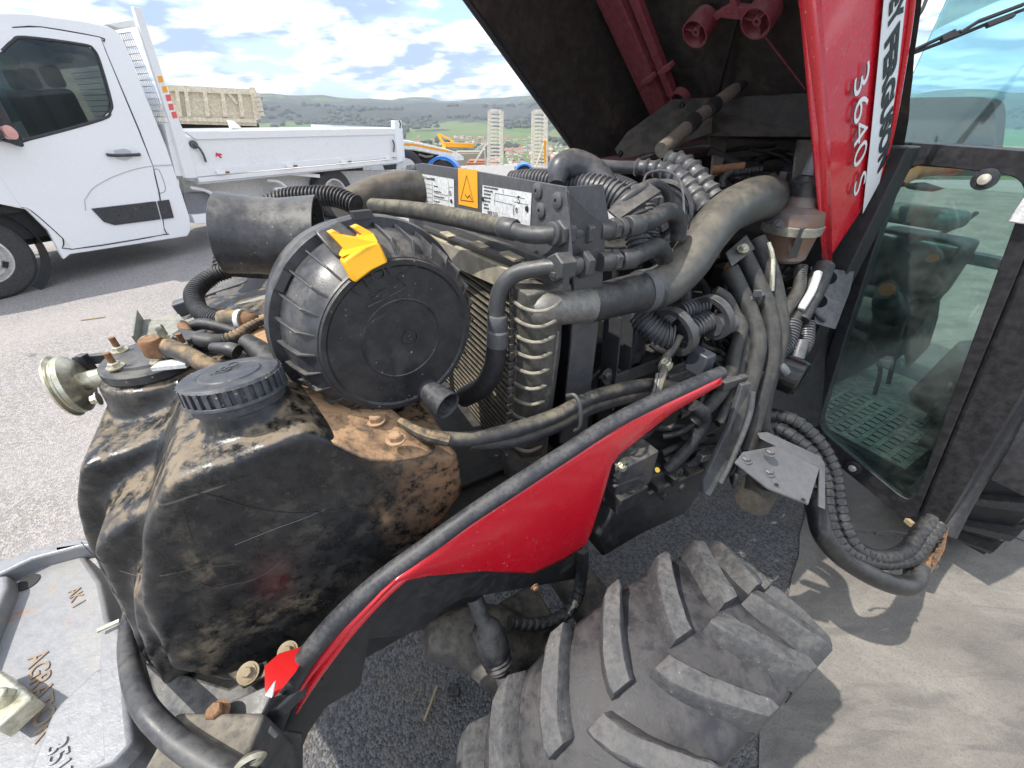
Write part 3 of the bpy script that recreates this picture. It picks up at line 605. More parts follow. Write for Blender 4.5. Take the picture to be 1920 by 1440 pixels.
# vertical hose bundle
brn = dirty('brown_dusty_hose', (.026, .026, .025), .5, dust=(.12, .11, .09), da=.5, top=.3, sc=9)
for pts, r in (([(1368, 505, .88), (1385, 540, .875), (1408, 590, .865), (1420, 640, .86), (1412, 690, .865), (1392, 760, .88), (1368, 830, .90), (1345, 880, .92)], [16, 16, 15, 16, 16, 16, 14, 14]),
               ([(1395, 480, .885), (1415, 520, .88), (1440, 580, .87), (1447, 640, .87), (1440, 700, .88), (1420, 770, .90), (1400, 840, .92)], [15]*7),
               ([(1418, 450, .90), (1440, 500, .89), (1455, 560, .89), (1462, 620, .89), (1450, 680, .90), (1432, 740, .92), (1425, 800, .95)], [16]*7),
               ([(1340, 545, .86), (1362, 560, .86), (1378, 590, .86), (1390, 615, .855), (1378, 660, .86), (1368, 710, .87), (1345, 745, .88), (1300, 790, .90)], [10, 11, 11, 12, 12, 12, 12, 12]),
               ([(1352, 565, .88), (1380, 600, .875), (1398, 640, .87), (1390, 690, .875), (1380, 730, .88), (1350, 790, .90)], [9, 10, 11, 11, 11, 11]),
               ([(1500, 500, .96), (1498, 540, .95), (1475, 580, .93), (1452, 620, .92), (1440, 650, .93)], [10, 11, 11, 11, 10]),
               ([(1530, 515, .98), (1512, 560, .96), (1485, 600, .945), (1455, 640, .93), (1440, 665, .93)], [12, 13, 12, 12, 11]),
               ([(1420, 780, .96), (1440, 820, .97), (1400, 860, .97)], [12, 12, 12])):
    tp(pts, r, n=18, seg=8).build('hose', brn, TR)
tp([(1505, 500, .955), (1500, 530, .95), (1488, 560, .945)], 8, style='corr', pitch=.006, amp=.18).build('corrugated_conduit', M['rubber'], TR)
MB().lathe(P(1412, 560, .868), dirp((1408, 590, .865), (1385, 540, .875)), [(-.004, .021), (-.004, .023), (.004, .023), (.004, .021)], 24).build('hose_clamp', M['steel2'], TR)
MB().box(P(1420, 550, .84), .016, .008, .014).build('clamp_latch', M['steel2'], TR, bevel=.001)
tp([(1440, 455, .86), (1448, 480, .86), (1448, 515, .86), (1447, 545, .87)], 4.5, n=10).build('steel_line', M['zinc'], TR)
tp([(1545, 500, .99), (1530, 540, .97), (1512, 575, .955), (1500, 600, .95)], [17, 17, 16, 15], n=18).build('labelled_hose', M['rubber'], TR)
tp([(1534, 512, .955), (1522, 545, .94), (1506, 572, .93), (1502, 580, .93)], [7, 7, 7, 6], n=12).build('white_label', M['label'], TR)
for pts, r in (([(1485, 605, .94), (1475, 640, .93), (1455, 665, .92), (1440, 680, .92)], [15, 15, 15, 14]), ([(1512, 605, .97), (1510, 640, .96), (1500, 660, .95)], [13, 13, 12]), ([(1440, 700, .92), (1420, 730, .92), (1410, 770, .93)], [14, 14, 14]), ([(1437, 715, .94), (1425, 760, .95), (1415, 800, .95)], [13, 13, 12])):
    tp(pts, r, n=16, style='corr', pitch=.007, amp=.2).build('corrugated_conduit', gp, TR)
tp([(1440, 672, .905), (1432, 690, .905), (1420, 700, .905)], [16, 17, 15], n=16).build('conduit_tee', gp, TR)
tp([(1445, 680, .9), (1465, 690, .89), (1475, 700, .89)], [9, 10, 8], n=14).build('conduit_tee', gp, TR)
tp([(1503, 640, .93), (1495, 665, .93), (1488, 690, .93)], [13, 13, 12], n=14).build('conduit_sleeve', gp, TR)
# frame plate with two holes by the cab
MB().prism([P(*q) for q in ((1520, 500, 1.06), (1600, 510, 1.06), (1592, 545, 1.06), (1565, 617, 1.06), (1528, 606, 1.06))], RU*.005, holes=()).build('cab_mount_plate', dirty('speckled_plate', (.10, .10, .105), .4, .3, dust=(.25, .23, .2), da=.4, top=.2, spot=(.35, .34, .33)), TR)
for x, y in ((1556, 521), (1538, 565)): MB().lathe(P(x, y, 1.052), -RU, [(0, 1e-4), (0, .017), (.002, .017), (.002, 1e-4)], 20).build('plate_hole', M['ink'], TR)
# twin convoluted pipes with ring clips
for pts, r in (([(1278, 585, .82), (1300, 577, .825), (1325, 570, .83)], [15]*3), ([(1284, 625, .81), (1305, 612, .815), (1330, 600, .82)], [18]*3), ([(1195, 590, .82), (1215, 610, .81), (1240, 628, .805), (1262, 632, .80)], [17, 20, 21, 20]), ([(1228, 575, .84), (1245, 590, .835), (1262, 605, .83)], [14]*3)):
    tp(pts, r, n=20, style='corr', pitch=.0078, amp=.2).build('convoluted_pipe', gp, TR)
for x, y, t, r in ((1266, 622, .795, .052), (1335, 595, .81, .048)):
    c = P(x, y, t); d = dirp((1262, 630, .80), (1340, 585, .83))
    MB().lathe(c, d, [(-.008, r-.012), (-.008, r), (.008, r), (.008, r-.012), (-.008, r-.012)], 36).build('ring_clip', M['steel'], TR, bevel=.001)
tp([(1340, 610, .81), (1360, 607, .815), (1374, 606, .82)], [20, 20, 16], n=18).build('pipe_stub', gp, TR)
# flat bracket, bolt and spring clip
MB().bar(PV(1140, 718, .52), PV(1232, 684, .52), .008, .03).bar(PV(1134, 700, .52), PV(1146, 720, .52), .01, .03).build('flat_bracket', M['steel2'], TR, bevel=.001)
MB().bolt(P(1136, 703, .80), -FV, .009, .008).build('bolt', M['steel'], TR); MB().bolt(P(1245, 682, .80), -FV, .012, .012).build('bolt', M['zinc'], TR)
tp([(1275, 630, .80), (1262, 655, .80), (1248, 672, .80), (1243, 700, .79), (1232, 735, .78), (1213, 752, .77)], [7, 7, 8, 8, 7, 5], n=10).build('spring_clip', M['casting'], TR)
for o_ in (0, 6): tp([(1232+o_, 700, .785), (1225+o_, 735, .775), (1212+o_, 752, .77)], 3, n=8).build('spring_clip', M['alu'], TR)
# hose pair from tank across the end tank
dh = dirty('hose_pair_rubber', (.026, .027, .03), .5, dust=(.3, .25, .17), da=.5, top=.45, sc=11)
tp([(790, 812, .56), (830, 822, .575), (890, 822, .60), (960, 806, .63), (1040, 780, .68), (1110, 745, .73), (1190, 725, .78), (1240, 722, .82), (1280, 730, .85)], [12, 14, 14, 14, 14, 13, 13, 13, 12], n=18).build('fuel_hose', dh, TR)
tp([(880, 832, .61), (960, 826, .65), (1040, 800, .70), (1110, 765, .74), (1190, 742, .79), (1250, 735, .83)], [11, 13, 13, 12, 12, 11], n=18).build('fuel_hose', dh, TR)
tp([(750, 790, .575), (790, 812, .56), (840, 826, .57)], [8, 11, 12], n=10).build('muddy_hose_end', dustyhose, TR)
tp([(1063, 742, .672), (1078, 742, .662), (1088, 765, .662), (1088, 800, .68), (1078, 808, .70)], 4, n=10).build('wire_loop', M['steel'], TR)
# ---- engine mass
TB(.5, 1.6, .60, 1.1, .34, .52).build('gearbox', M['dark'], TR, bevel=.03, seg=3)
TB(-.2, .36, .45, 1.1, .58, .765).build('under_tray', M['dark'], TR, bevel=.004)
TB(.12, .62, .54, 1.12, .5, .60).build('under_tray', M['dark'], TR)
EN = TB(.62, 1.36, .60, 1.12, .50, 1.10).build('engine_block', M['dark'], TR, bevel=.01)
TB(.47, .50, .56, 1.14, .62, 1.24).build('fan_shroud', M['black'], TR, bevel=.004)
TB(.70, 1.30, .70, 1.05, 1.08, 1.20).build('valve_cover', M['dark'], EN, bevel=.012)
TB(1.30, 1.37, .45, 1.3, .75, 1.44).build('firewall', M['dark'], TR, bevel=.004)
for u0, u1, v0_, v1_, z0_, z1_ in ((.54, .62, .62, .8, .75, 1.05), (.66, .80, .52, .62, .83, 1.02), (.84, .96, .54, .62, .92, 1.05), (1.0, 1.15, .52, .64, .80, .98), (.62, .7, .5, .6, .62, .74), (1.02, 1.2, .56, .66, 1.04, 1.16), (.72, .9, .55, .66, .62, .78), (.52, .6, .7, .9, .95, 1.2)):
    TB(u0, u1, v0_, v1_, z0_, z1_).build('engine_cover', M['dark'], EN, bevel=.006)
rnd = random.Random(5)
for k in range(34):
    u = rnd.uniform(.55, 1.25); v = rnd.uniform(.47, .58); z = rnd.uniform(.62, 1.18)
    c = T(u, v+.04, z); kind = rnd.random(); mat = rnd.choice([M['dark'], M['steel'], M['rubber'], M['casting'], M['dark']])
    if kind < .4: MB().bolt(c, -FV, rnd.uniform(.006, .011), .01).build('engine_bolt', M['steel'], EN)
    elif kind < .75:
        pts = [c]; 
        for _ in range(3): pts.append(pts[-1]+T(rnd.uniform(-.05, .08), rnd.uniform(-.015, .02), rnd.uniform(-.1, .02)))
        MB().tube(pts, rnd.uniform(.004, .010), n=10).build('small_pipe', mat, EN)
    else: MB().box(c, rnd.uniform(.02, .06), .03, rnd.uniform(.02, .05), RU, FV, UP).build('engine_bracket', mat, EN, bevel=.002)
# vertical finned plates next to the shroud
for x, y0, y1, t in ((1150, 590, 760, .80), (1175, 585, 745, .84)): MB().bar(P(x, y0, t), P(x-14, y1, t+.12), .004, .05, FV).build('shroud_flange', M['steel'], TR)
MB().box(P(1182, 640, .90), .04, .06, .10, RU, FV, UP).build('relay_box', M['black'], TR, bevel=.008)
# small control box on bracket, louvred covers
MB().box(P(1312, 678, .80), .03, .045, .05, RU, FV, UP).build('relay_box', plain('slate_plastic', (.05, .055, .065), .4), TR, bevel=.004)
lv = MB().box(P(1275, 712, .87), .12, .03, .07, RU, FV, UP).build('alternator_cover', M['black'], TR, bevel=.003)
for k in range(4): MB().bar(P(1255+k*2, 695+k*11, .84), P(1300+k*2, 683+k*11, .86), .004, .004).build('louvre', M['dark'], lv)
ec = MB().box(P(1178, 880, .86), .11, .05, .10, RU, FV, UP).build('pump_housing', M['black'], TR, bevel=.004)
for k in range(6): MB().bar(P(1150, 862+k*10, .815), P(1208, 842+k*10, .85), .006, .003).build('cooling_rib', M['steel'], ec)
MB().bolt(P(1163, 873, .80), -FV, .009, .01).build('bolt', M['zinc'], ec)
MB().box(P(1172, 925, .87), .08, .05, .05, RU, FV, UP).build('pump_base', M['dark'], ec, bevel=.003)
MB().tube([P(1232, 880, .845), P(1233, 882, .84)], .005, n=12).build('filler_plug', plain('dusty_yellow', (.5, .36, .04), .6), TR)
# injection pump body, bumps
ij = MB().prism([P(*q) for q in ((1205, 905, .92), (1320, 850, 1.0), (1325, 905, 1.02), (1290, 960, 1.02), (1205, 1000, .98), (1130, 1045, .95), (1120, 1010, .92), (1150, 960, .9))], FV*.12).build('oil_pan', M['dark'], TR, bevel=.006)
for k in range(4): MB().box(P(1225+k*28, 905-k*15, .935+k*.02), .022, .05, .022, RU, FV, UP).build('pan_lug', M['dark'], ij, bevel=.003)
MB().bar(P(1215, 925, .925), P(1318, 880, .985), .005, .005).build('gasket', plain('dusty_gasket', (.14, .125, .09), .8), ij)
for x, y in ((1247, 930), (1278, 913)): MB().lathe(P(x, y, .94), -FV, [(0, 1e-4), (0, .012), (.006, .010), (.006, 1e-4)], 12).build('plug', M['ink'], ij)
for x, y, x2, y2 in ((1240, 850, 1340, 820), (1245, 865, 1345, 835)): tp([(x, y, .95), ((x+x2)/2, (y+y2)/2-4, .97), (x2, y2, .98)], 7).build('fuel_pipe', M['dark'], TR)
tp([(1300, 760, .86), (1312, 770, .87), (1320, 790, .9), (1290, 840, .93), (1250, 880, .95)], [12, 13, 12, 11, 11]).build('hose', M['rubber'], TR)
# oil filter
of0 = P(1425, 680, .97); of1 = P(1507, 713, .91)
MB().lathe(of1, of0-of1, [(0, 1e-4), (0, .030), (.004, .040), (.012, .044), (.12, .044), (.12, 1e-4)], 36).build('oil_filter', NB('gloss_black').m if 0 else (lambda q: (q.set('Base Color', (.008, .008, .009)), q.set('Roughness', .12), q.m)[2])(NB('gloss_black')), TR)
MB().box(P(1452, 690, .895), .003, .02, .012).build('blue_sticker', plain('blue_print', (.12, .3, .5), .4), TR)
# clamp block and flat steel lever
MB().bar(P(1350, 722, .85), P(1424, 700, .88), .02, .022).build('hose_clamp_block', M['steel'], TR, bevel=.002)
MB().prism([P(*q) for q in ((1392, 722, .845), (1416, 716, .855), (1410, 760, .87), (1385, 840, .89), (1350, 900, .90), (1332, 932, .905), (1318, 925, .905), (1320, 900, .9), (1368, 800, .88))], FV*.01).build('flat_lever', M['steel'], TR, bevel=.002)
tp([(1412, 735, .85), (1405, 780, .865), (1378, 850, .885), (1352, 905, .9)], 5).build('steel_line', M['steel2'], TR)
# grey plate on a pedestal with folded edge
gp_ = [P(*q) for q in ((1378, 866, .80), (1393, 847, .82), (1455, 836, .86), (1537, 877, .86), (1516, 945, .80), (1440, 915, .79))]
gm = dirty('grey_plate_paint', (.10, .10, .107), .42, dust=(.22, .21, .2), da=.15, top=.08, sc=12, c2=(.125, .125, .13), bump=.1)
blk = dirty('clean_black_sleeve', (.012, .0125, .014), .32, dust=(.14, .13, .12), da=.25, top=.12, sc=12)
GP = MB().prism(gp_, V((0, 0, -.005))).build('grey_plate', gm, TR, bevel=.001)
MB().prism([P(*q) for q in ((1421, 814, .88), (1440, 812, .885), (1540, 858, .885), (1547, 872, .88), (1547, 955, .86), (1535, 950, .86), (1537, 877, .86), (1425, 822, .875))], V((0, .004, 0))).build('folded_edge', gm, GP)
for x, y in ((1397, 863), (1442, 850), (1440, 887)): MB().bolt(P(x, y, .815), UP, .0085, .007).build('bolt', gm, GP)
for x, y in ((1456, 909), (1506, 937)): MB().lathe(P(x, y, .795), UP, [(0, 1e-4), (0, .004), (.001, .004), (.001, 1e-4)], 12).build('hole', M['ink'], GP)
c = P(1430, 905, .86); MB().lathe(c+V((0, 0, .01)), V((0, 0, -1)), [(0, 1e-4), (0, .034), (.05, .036), (.075, .036), (.08, .03), (.08, 1e-4)], 28).build('pedestal', dirty('brown_cast', (.05, .045, .038), .6, dust=(.2, .17, .11), da=.6, top=.3), TR)
# spiral-wrapped hoses and black pipe to the step
for pts, r in (([(1405, 790, .98), (1440, 778, .97), (1490, 790, .96), (1535, 830, .96), (1562, 880, .97), (1570, 930, .98), (1582, 985, .98), (1610, 1030, .98), (1660, 1045, 1.0), (1700, 1030, 1.03), (1722, 1000, 1.06), (1745, 975, 1.09)], 13),
               ([(1400, 805, .99), (1440, 798, .97), (1480, 815, .955), (1520, 850, .95), (1545, 900, .96), (1552, 960, .96), (1568, 1010, .96), (1600, 1042, .97), (1655, 1055, 1.0), (1710, 1045, 1.03), (1738, 1010, 1.06), (1760, 985, 1.08)], 13)):
    tp(pts, r, n=20, style='wrap', pitch=.020, amp=.2, seg=8).build('spiral_wrapped_hose', blk, TR)
tp([(1525, 925, .95), (1532, 960, .96), (1545, 1005, .96), (1580, 1045, .97), (1640, 1082, .98), (1690, 1098, 1.0), (1715, 1088, 1.02), (1722, 1062, 1.04)], [19, 18, 18, 18, 18, 18, 17, 17], n=24).build('step_pipe', blk, TR)
tp([(1640, 1000, .99), (1660, 996, 1.0), (1700, 1000, 1.0)], [3, 2, 1.5], n=6).build('cable_tie', M['ink'], TR)
MB().bar(P(1700, 975, 1.10), P(1712, 985, 1.08), .012, .012).build('peg', dirty('straw_peg', (.3, .24, .13), .7), TR)
st = MB().prism([P(*q) for q in ((1698, 1030, 1.10), (1752, 1005, 1.14), (1780, 985, 1.14), (1772, 1030, 1.08), (1742, 1082, 1.04), (1700, 1075, 1.05))], V((0, 0, -.02))).build('step_plate', M['rust'], TR, bevel=.002)
for k in range(6): MB().lathe(P(1752+k*3, 1062-k*14, 1.06+k*.015), UP, [(0, .008), (.006, .006), (.006, .004), (0, .004)], 10).build('grip_tooth', M['casting'], st)
# ---- small lines, plugs and ties packed between the larger hoses
rnd = random.Random(21)
cm = [M['rubber'], M['rubber'], M['steel'], M['casting'], M['dark'], gp, blk]
def strand(x, y, t, ang, L, r, mat, name='small_hose', style=None):
    pts = [(x, y, t)]; a = ang
    for _ in range(4):
        a += rnd.uniform(-.45, .45); x += cos(a)*L/4; y += sin(a)*L/4; t += rnd.uniform(-.008, .018); pts.append((x, y, t))
    kw = dict(style=style, pitch=.006, amp=.2) if style else {}
    tp(pts, r, n=10, seg=5, **kw).build(name, mat, TR)
for (x0, y0, x1, y1, t0_, t1_, a0_, n_) in ((1140, 560, 1200, 700, .90, .98, 1.5, 5), (1200, 640, 1330, 700, .88, .96, .2, 8), (1190, 440, 1290, 520, .92, 1.0, 1.2, 7), (1330, 470, 1400, 620, .93, 1.0, 1.6, 7), (1440, 500, 1520, 640, 1.0, 1.08, 1.8, 10), (1360, 720, 1450, 850, 1.0, 1.08, 1.7, 8), (1220, 760, 1330, 860, .95, 1.0, 2.6, 8), (1280, 280, 1500, 340, 1.08, 1.16, .1, 9), (1420, 330, 1530, 380, 1.0, 1.08, .6, 6), (1390, 600, 1440, 720, .95, 1.0, 1.7, 5)):
    for k in range(n_):
        strand(rnd.uniform(x0, x1), rnd.uniform(y0, y1), rnd.uniform(t0_, t1_), a0_+rnd.uniform(-.5, .5), rnd.uniform(50, 130), rnd.uniform(3, 8), rnd.choice(cm), style='corr' if rnd.random() < .3 else None)
        if k % 2 == 0:
            c = P(rnd.uniform(x0, x1), rnd.uniform(y0, y1), rnd.uniform(t0_, t1_)-.01)
            if rnd.random() < .5: MB().bolt(c, -FV, rnd.uniform(.006, .010), .01).build('engine_bolt', rnd.choice((M['zinc'], M['steel'], M['rust'])), EN)
            else: MB().box(c, rnd.uniform(.018, .04), .02, rnd.uniform(.015, .035), (RU+UP*rnd.uniform(-.4, .4)).normalized(), FV, UP).build('connector_plug', rnd.choice((M['black'], M['steel2'], blk)), TR, bevel=.002)
# ---- red apron, trim and inner panel
ap = [(1352, 706), (1240, 758), (1150, 803), (1060, 860), (960, 925), (870, 985), (790, 1045), (715, 1105), (650, 1170), (600, 1230), (565, 1280), (548, 1320), (556, 1312), (585, 1268), (640, 1205), (690, 1150), (742, 1092), (800, 1079), (900, 1070), (1000, 1074), (1058, 1048), (1098, 1022), (1110, 990), (1128, 935), (1146, 872), (1160, 852), (1180, 836), (1260, 773), (1353, 718)]
up_ = [(1352, 706), (1240, 758), (1150, 803), (1060, 860), (960, 925), (870, 985), (790, 1045), (715, 1105), (650, 1170), (600, 1230), (565, 1280), (550, 1316)][::-1]
lo_ = [(550, 1320), (585, 1268), (640, 1205), (690, 1150), (742, 1092), (800, 1079), (900, 1070), (1000, 1074), (1058, 1048), (1098, 1022), (1110, 990), (1128, 935), (1146, 872), (1160, 852), (1180, 836), (1260, 773), (1352, 720)]
def lerp_(tab, x):
    for (x0, y0), (x1, y1) in zip(tab, tab[1:]):
        if x0 <= x <= x1: return y0+(y1-y0)*(x-x0)/(x1-x0)
    return tab[-1][1]
xs_ = sorted(set([x for x, _ in up_]+[x for x, _ in lo_]+list(range(560, 1352, 12))))
RA = MB().grid([[PV(x, lerp_(up_, x)*(1-f)+max(lerp_(lo_, x), lerp_(up_, x)+3)*f, .352-.006*sin(pi*f)) for f in (0, .1, .25, .5, .75, .9, .97, 1)] for x in xs_]).build('side_apron', M['red'], TR, sharp=60)
k_ = RA.modifiers.new('t', 'SOLIDIFY'); k_.thickness = .003; k_.offset = 0
tq([(1350, 716, .351), (1240, 768, .351), (1150, 812, .351), (1060, 869, .351), (960, 934, .351), (870, 994, .351), (792, 1057, .351), (722, 1116, .351), (660, 1182, .351), (613, 1242, .351), (577, 1295, .351), (556, 1335, .351)], [5, 5, 5, 5, 5, 5, 5, 7, 8, 8, 7, 3], n=10).build('apron_lip', M['red'], RA)
tq([(1352, 699, .362), (1240, 747, .362), (1150, 792, .362), (1060, 849, .362), (960, 914, .362), (870, 974, .362), (790, 1033, .362), (710, 1092, .362), (634, 1162, .362), (577, 1230, .36), (540, 1290, .36), (515, 1350, .36), (500, 1400, .36), (485, 1450, .36), (470, 1510, .36)], [13, 14, 15, 16, 17, 17, 18, 19, 20, 20, 21, 22, 24, 26, 27], n=20, seg=10).build('rubber_trim', M['rubber2'], TR)
# paint chips along the lip
rnd = random.Random(3)
def inp(v): 
    return dirty('inner_panel_black', (.014, .0145, .016), .5, dust=(.16, .14, .11), da=.5, top=.2, sc=8)
ipm = inp(0)
ipn = [(745, 1085), (800, 1072), (900, 1063), (1000, 1066), (1090, 1022), (1098, 1052), (1078, 1086), (1000, 1100), (930, 1112), (868, 1122), (832, 1140), (795, 1180), (750, 1192), (692, 1198), (676, 1285), (655, 1300), (612, 1325), (578, 1375), (548, 1450), (520, 1520), (488, 1500), (520, 1400), (560, 1300), (640, 1190)]
MB().prism([PV(x, y, .366) for x, y in ipn], FV*.005).build('inner_panel', ipm, TR, bevel=.001)
MB().bolt(P(1002, 1100, .80), -FV, .006, .006).build('bolt', M['rust'], TR)
tq([(1092, 1030, .365), (1090, 1075, .36), (1082, 1120, .34), (1055, 1155, .33), (1010, 1170, .34), (955, 1168, .36)], 12, n=16, style='wrap', pitch=.018, amp=.2).build('spiral_wrapped_hose', M['rubber'], TR)
# steering cylinder rod, joint and boot
def TL(prof, a, b, name, mat, n=28, **k):
    a = P(*a); b = P(*b); return MB().lathe(a, b-a, prof, n).build(name, mat, TR, **k)
sa_, sb_ = (890, 1120, .80), (955, 1300, .80); Ls = (P(*sb_)-P(*sa_)).length
SJ = TL([(0, 1e-4), (0, .017), (.05, .017), (.055, .022), (.065, .03), (.10, .034), (.125, .032), (.130, .028), (.133, 1e-4)], sa_, sb_, 'steering_joint', M['black'])
o = TL([(.128, .026), (.134, .030), (.139, .025), (.144, .029), (.149, .022), (.153, .024), (.157, .016), (.17, .014)], sa_, sb_, 'rubber_boot', M['rubber'])
TL([(.165, 1e-4), (.165, .015), (.172, .017), (.188, .017), (.19, .013), (.20, .013), (.20, .021), (.225, .021), (.23, .015), (.23, 1e-4)], sa_, sb_, 'ball_stud', M['steel'], 20)
ax_ = MB(); 
ax_.tube([P(800, 1190, .90), P(870, 1190, .92), P(940, 1200, .95), P(1010, 1230, .98)], [.05, .07, .07, .05], n=20)
ax_.tube([P(860, 1200, .90), P(930, 1260, .88), P(980, 1310, .87)], [.04, .04, .03], n=16)
ax_.box(P(960, 1180, 1.0), .2, .12, .08, RU, FV, UP); ax_.box(P(830, 1180, .93), .10, .08, .07, RU, FV, UP)
ax_.cyl(T(.45, .27, .42), T(.45, 1.4, .42), .06, n=24)
remesh(ax_.build('front_axle', M['casting'], TR), .007, 4)
TB(-.28, 1.3, .62, .72, .62, .72).build('chassis_rail', M['dark'], TR, bevel=.004); TB(-.28, 1.3, 1.0, 1.10, .62, .72).build('chassis_rail', M['dark'], TR, bevel=.004)
TB(.0, 1.3, .60, .63, .55, .78).build('frame_side', M['dark'], TR, bevel=.003)
# ---- front frame, tube guard, brackets and bolts
guard = dirty('guard_tube', (.03, .031, .036), .36, dust=(.2, .19, .17), da=.25, top=.18, sc=9)
tp([(262, 1080, .78), (240, 1180, .66), (244, 1250, .565), (268, 1320, .50), (315, 1375, .475), (370, 1415, .46), (430, 1450, .45), (520, 1500, .44)], [11, 13, 16, 19, 21, 23, 25, 27], n=28, seg=10).build('guard_tube', guard, TR)
MB().prism([P(*q) for q in ((270, 1240, .62), (430, 1290, .57), (560, 1215, .62), (600, 1260, .60), (520, 1330, .545), (370, 1390, .53), (300, 1350, .56))], V((0, 0, -.03))).build('front_bracket', M['black'], TR, bevel=.004)
MB().prism([P(*q) for q in ((362, 1345, .515), (500, 1285, .54), (512, 1300, .535), (490, 1345, .515), (430, 1372, .51), (365, 1375, .51))], V((0, 0, -.012))).build('slotted_plate', M['steel'], TR, bevel=.002)
MB().prism([P(*q) for q in ((380, 1385, .495), (440, 1372, .50), (500, 1350, .51), (510, 1365, .505), (470, 1400, .49), (390, 1410, .485))], V((0, 0, -.03))).build('cast_ledge', dirty('ledge_grey', (.2, .2, .205), .5, dust=(.32, .29, .24), da=.5, top=.4), TR, bevel=.003)
MB().bar(P(330, 1440, .50), P(500, 1440, .50), .08, .12).bar(P(380, 1500, .55), P(500, 1420, .56), .08, .16).build('front_casting', M['casting'], TR, bevel=.006)
MB().bolt(P(408, 1338, .505), UP, .010, .012).build('rusty_bolt', M['rust'], TR)
for x, y, t in ((466, 1262, .555), (540, 1222, .585)):
    c = P(x, y, t); MB().lathe(c, UP+FV*-.4, [(0, 1e-4), (0, .014), (.003, .014), (.003, .011), (.004, .011), (.004, 1e-4)], 24).bolt(c+UP*.003, UP+FV*-.4, .007, .006).build('washer_bolt', dirty('rust_zinc', (.3, .25, .18), .6, .4, dust=(.35, .27, .15), da=.6, top=.5), TR)
MB().prism([P(*q) for q in ((425, 1262, .575), (500, 1238, .57), (520, 1255, .56), (455, 1290, .55))], V((0, 0, -.006))).build('tank_lug', M['tank'], TR, bevel=.002)
MB().lathe(P(470, 1420, .45), -FV, [(0, .012), (.004, .016), (.008, .012), (.004, .009), (0, .012)], 20).build('ring_eye', M['zinc'], TR)
rp_ = MB().prism([P(*q) for q in ((495, 1250, .545), (512, 1235, .555), (572, 1217, .575), (545, 1270, .535), (515, 1308, .515), (496, 1300, .52))], V((.004, .008, -.002))).build('red_reflector', plain('red_plastic', (.52, .015, .015), .3), TR, bevel=.001)
MB().prism([P(*q) for q in ((517, 1275, .515), (512, 1305, .51), (500, 1300, .515))], V((-.001, -.002, 0))).build('reflector_mark', M['label'], rp_)
# ---- front weight carrier casting
wz = .80
wm = dirty('weight_casting', (.25, .255, .265), .42, dust=(.42, .38, .32), da=.3, top=.2, sc=7, c2=(.31, .31, .32), bump=.5, bsc=300)
qn = NB('rust_stained_casting'); n = qn.noise(9, 7, .65, .5, (1, 1, 4)); n2_ = qn.noise(60, 5, .7); n3_ = qn.noise(300, 3)
c_ = qn.mix(qn.step(n2_, .3, .7), (.24, .245, .26), (.30, .30, .31)); c_ = qn.mix(qn.math('MULTIPLY', qn.step(n, .60, .72), qn.step(n2_, .45, .6)), c_, (.33, .17, .09)); c_ = qn.mix(qn.math('MULTIPLY', qn.step(qn.noise(4, 5, .6, .4, (9, 2, 2)), .5, .7), .5), c_, (.38, .35, .30))
qn.set('Base Color', c_); qn.set('Roughness', .42); qn.b.inputs['Metallic'].default_value = .1; b1 = qn.bump(n3_, .3, .0008); qn.bump(n2_, .35, .003, b1); wm = qn.m
def pz(x, y, z=wz): return PZ(x, y, z)
def wsolid(px, z, h, **k):
    return MB().prism([pz(x, y, z) for x, y in px], V((0, 0, -h))).build('weight_slab', wm, WTR, **k)
WTR = MB().prism([pz(x, y, .76) for x, y in ((-150, 1130), (0, 1078), (60, 1050), (150, 1030), (190, 1090), (235, 1300), (250, 1400), (180, 1500), (-200, 1560))], V((0, 0, -.12))).build('front_weight_carrier', wm, TR, bevel=.008, seg=3)
# raised rim on the far edges and pads
rm_o = [(-150, 1128), (0, 1076), (58, 1048), (150, 1024), (196, 1022), (190, 1012), (150, 1008), (60, 1030), (0, 1052), (-150, 1102)]
MB().prism([pz(x, y, .79) for x, y in rm_o], V((0, 0, -.045))).build('rim', wm, WTR, bevel=.005, seg=3)
MB().prism([pz(x, y, .79) for x, y in ((-150, 1128), (-10, 1080), (14, 1078), (14, 1100), (-20, 1180), (-150, 1500))], V((0, 0, -.045))).build('rim', wm, WTR, bevel=.006, seg=3)
MB().prism([pz(x, y, .79) for x, y in ((190, 1165), (226, 1160), (236, 1290), (250, 1390), (215, 1430), (150, 1450), (192, 1420), (185, 1255))], V((0, 0, -.035))).build('side_rib', wm, WTR, bevel=.006, seg=3)
MB().prism([pz(x, y, .785) for x, y in ((95, 1340), (110, 1320), (182, 1252), (205, 1255), (215, 1420), (130, 1500), (30, 1500))], V((0, 0, -.03))).build('raised_pad', wm, WTR, bevel=.006, seg=3)
MB().bar(pz(183, 1183, .80), pz(224, 1164, .80), .006, .004).build('bent_pin', M['zinc'], TR)
MB().lathe(pz(52, 1092, .7612), UP, [(0, 1e-4), (0, .017), (.0006, .017), (.0006, 1e-4)], 24).build('drain_hole', M['ink'], WTR)
wx = (pz(60, 1300, .761)-pz(66, 1240, .761))
def wtext(s, size, x, y, x2, y2, z=.7605, ext=.0016, mat=None):
    a = pz(x, y, z); b = pz(x2, y2, z); xd = b-a; text(s, size, a, xd, UP.cross(xd), mat or wm, WTR, 'cast_lettering', ext, .0003)
rl = dirty('rusty_letters', (.25, .19, .145), .7, dust=(.36, .28, .2), da=.5, top=.3)
wtext('AGRATOR', .034, 52, 1235, 62, 1345, mat=rl); wtext('AK 1', .024, 128, 1110, 140, 1150, mat=rl); wtext('3515', .03, 86, 1405, 92, 1460, .7862, mat=wm)
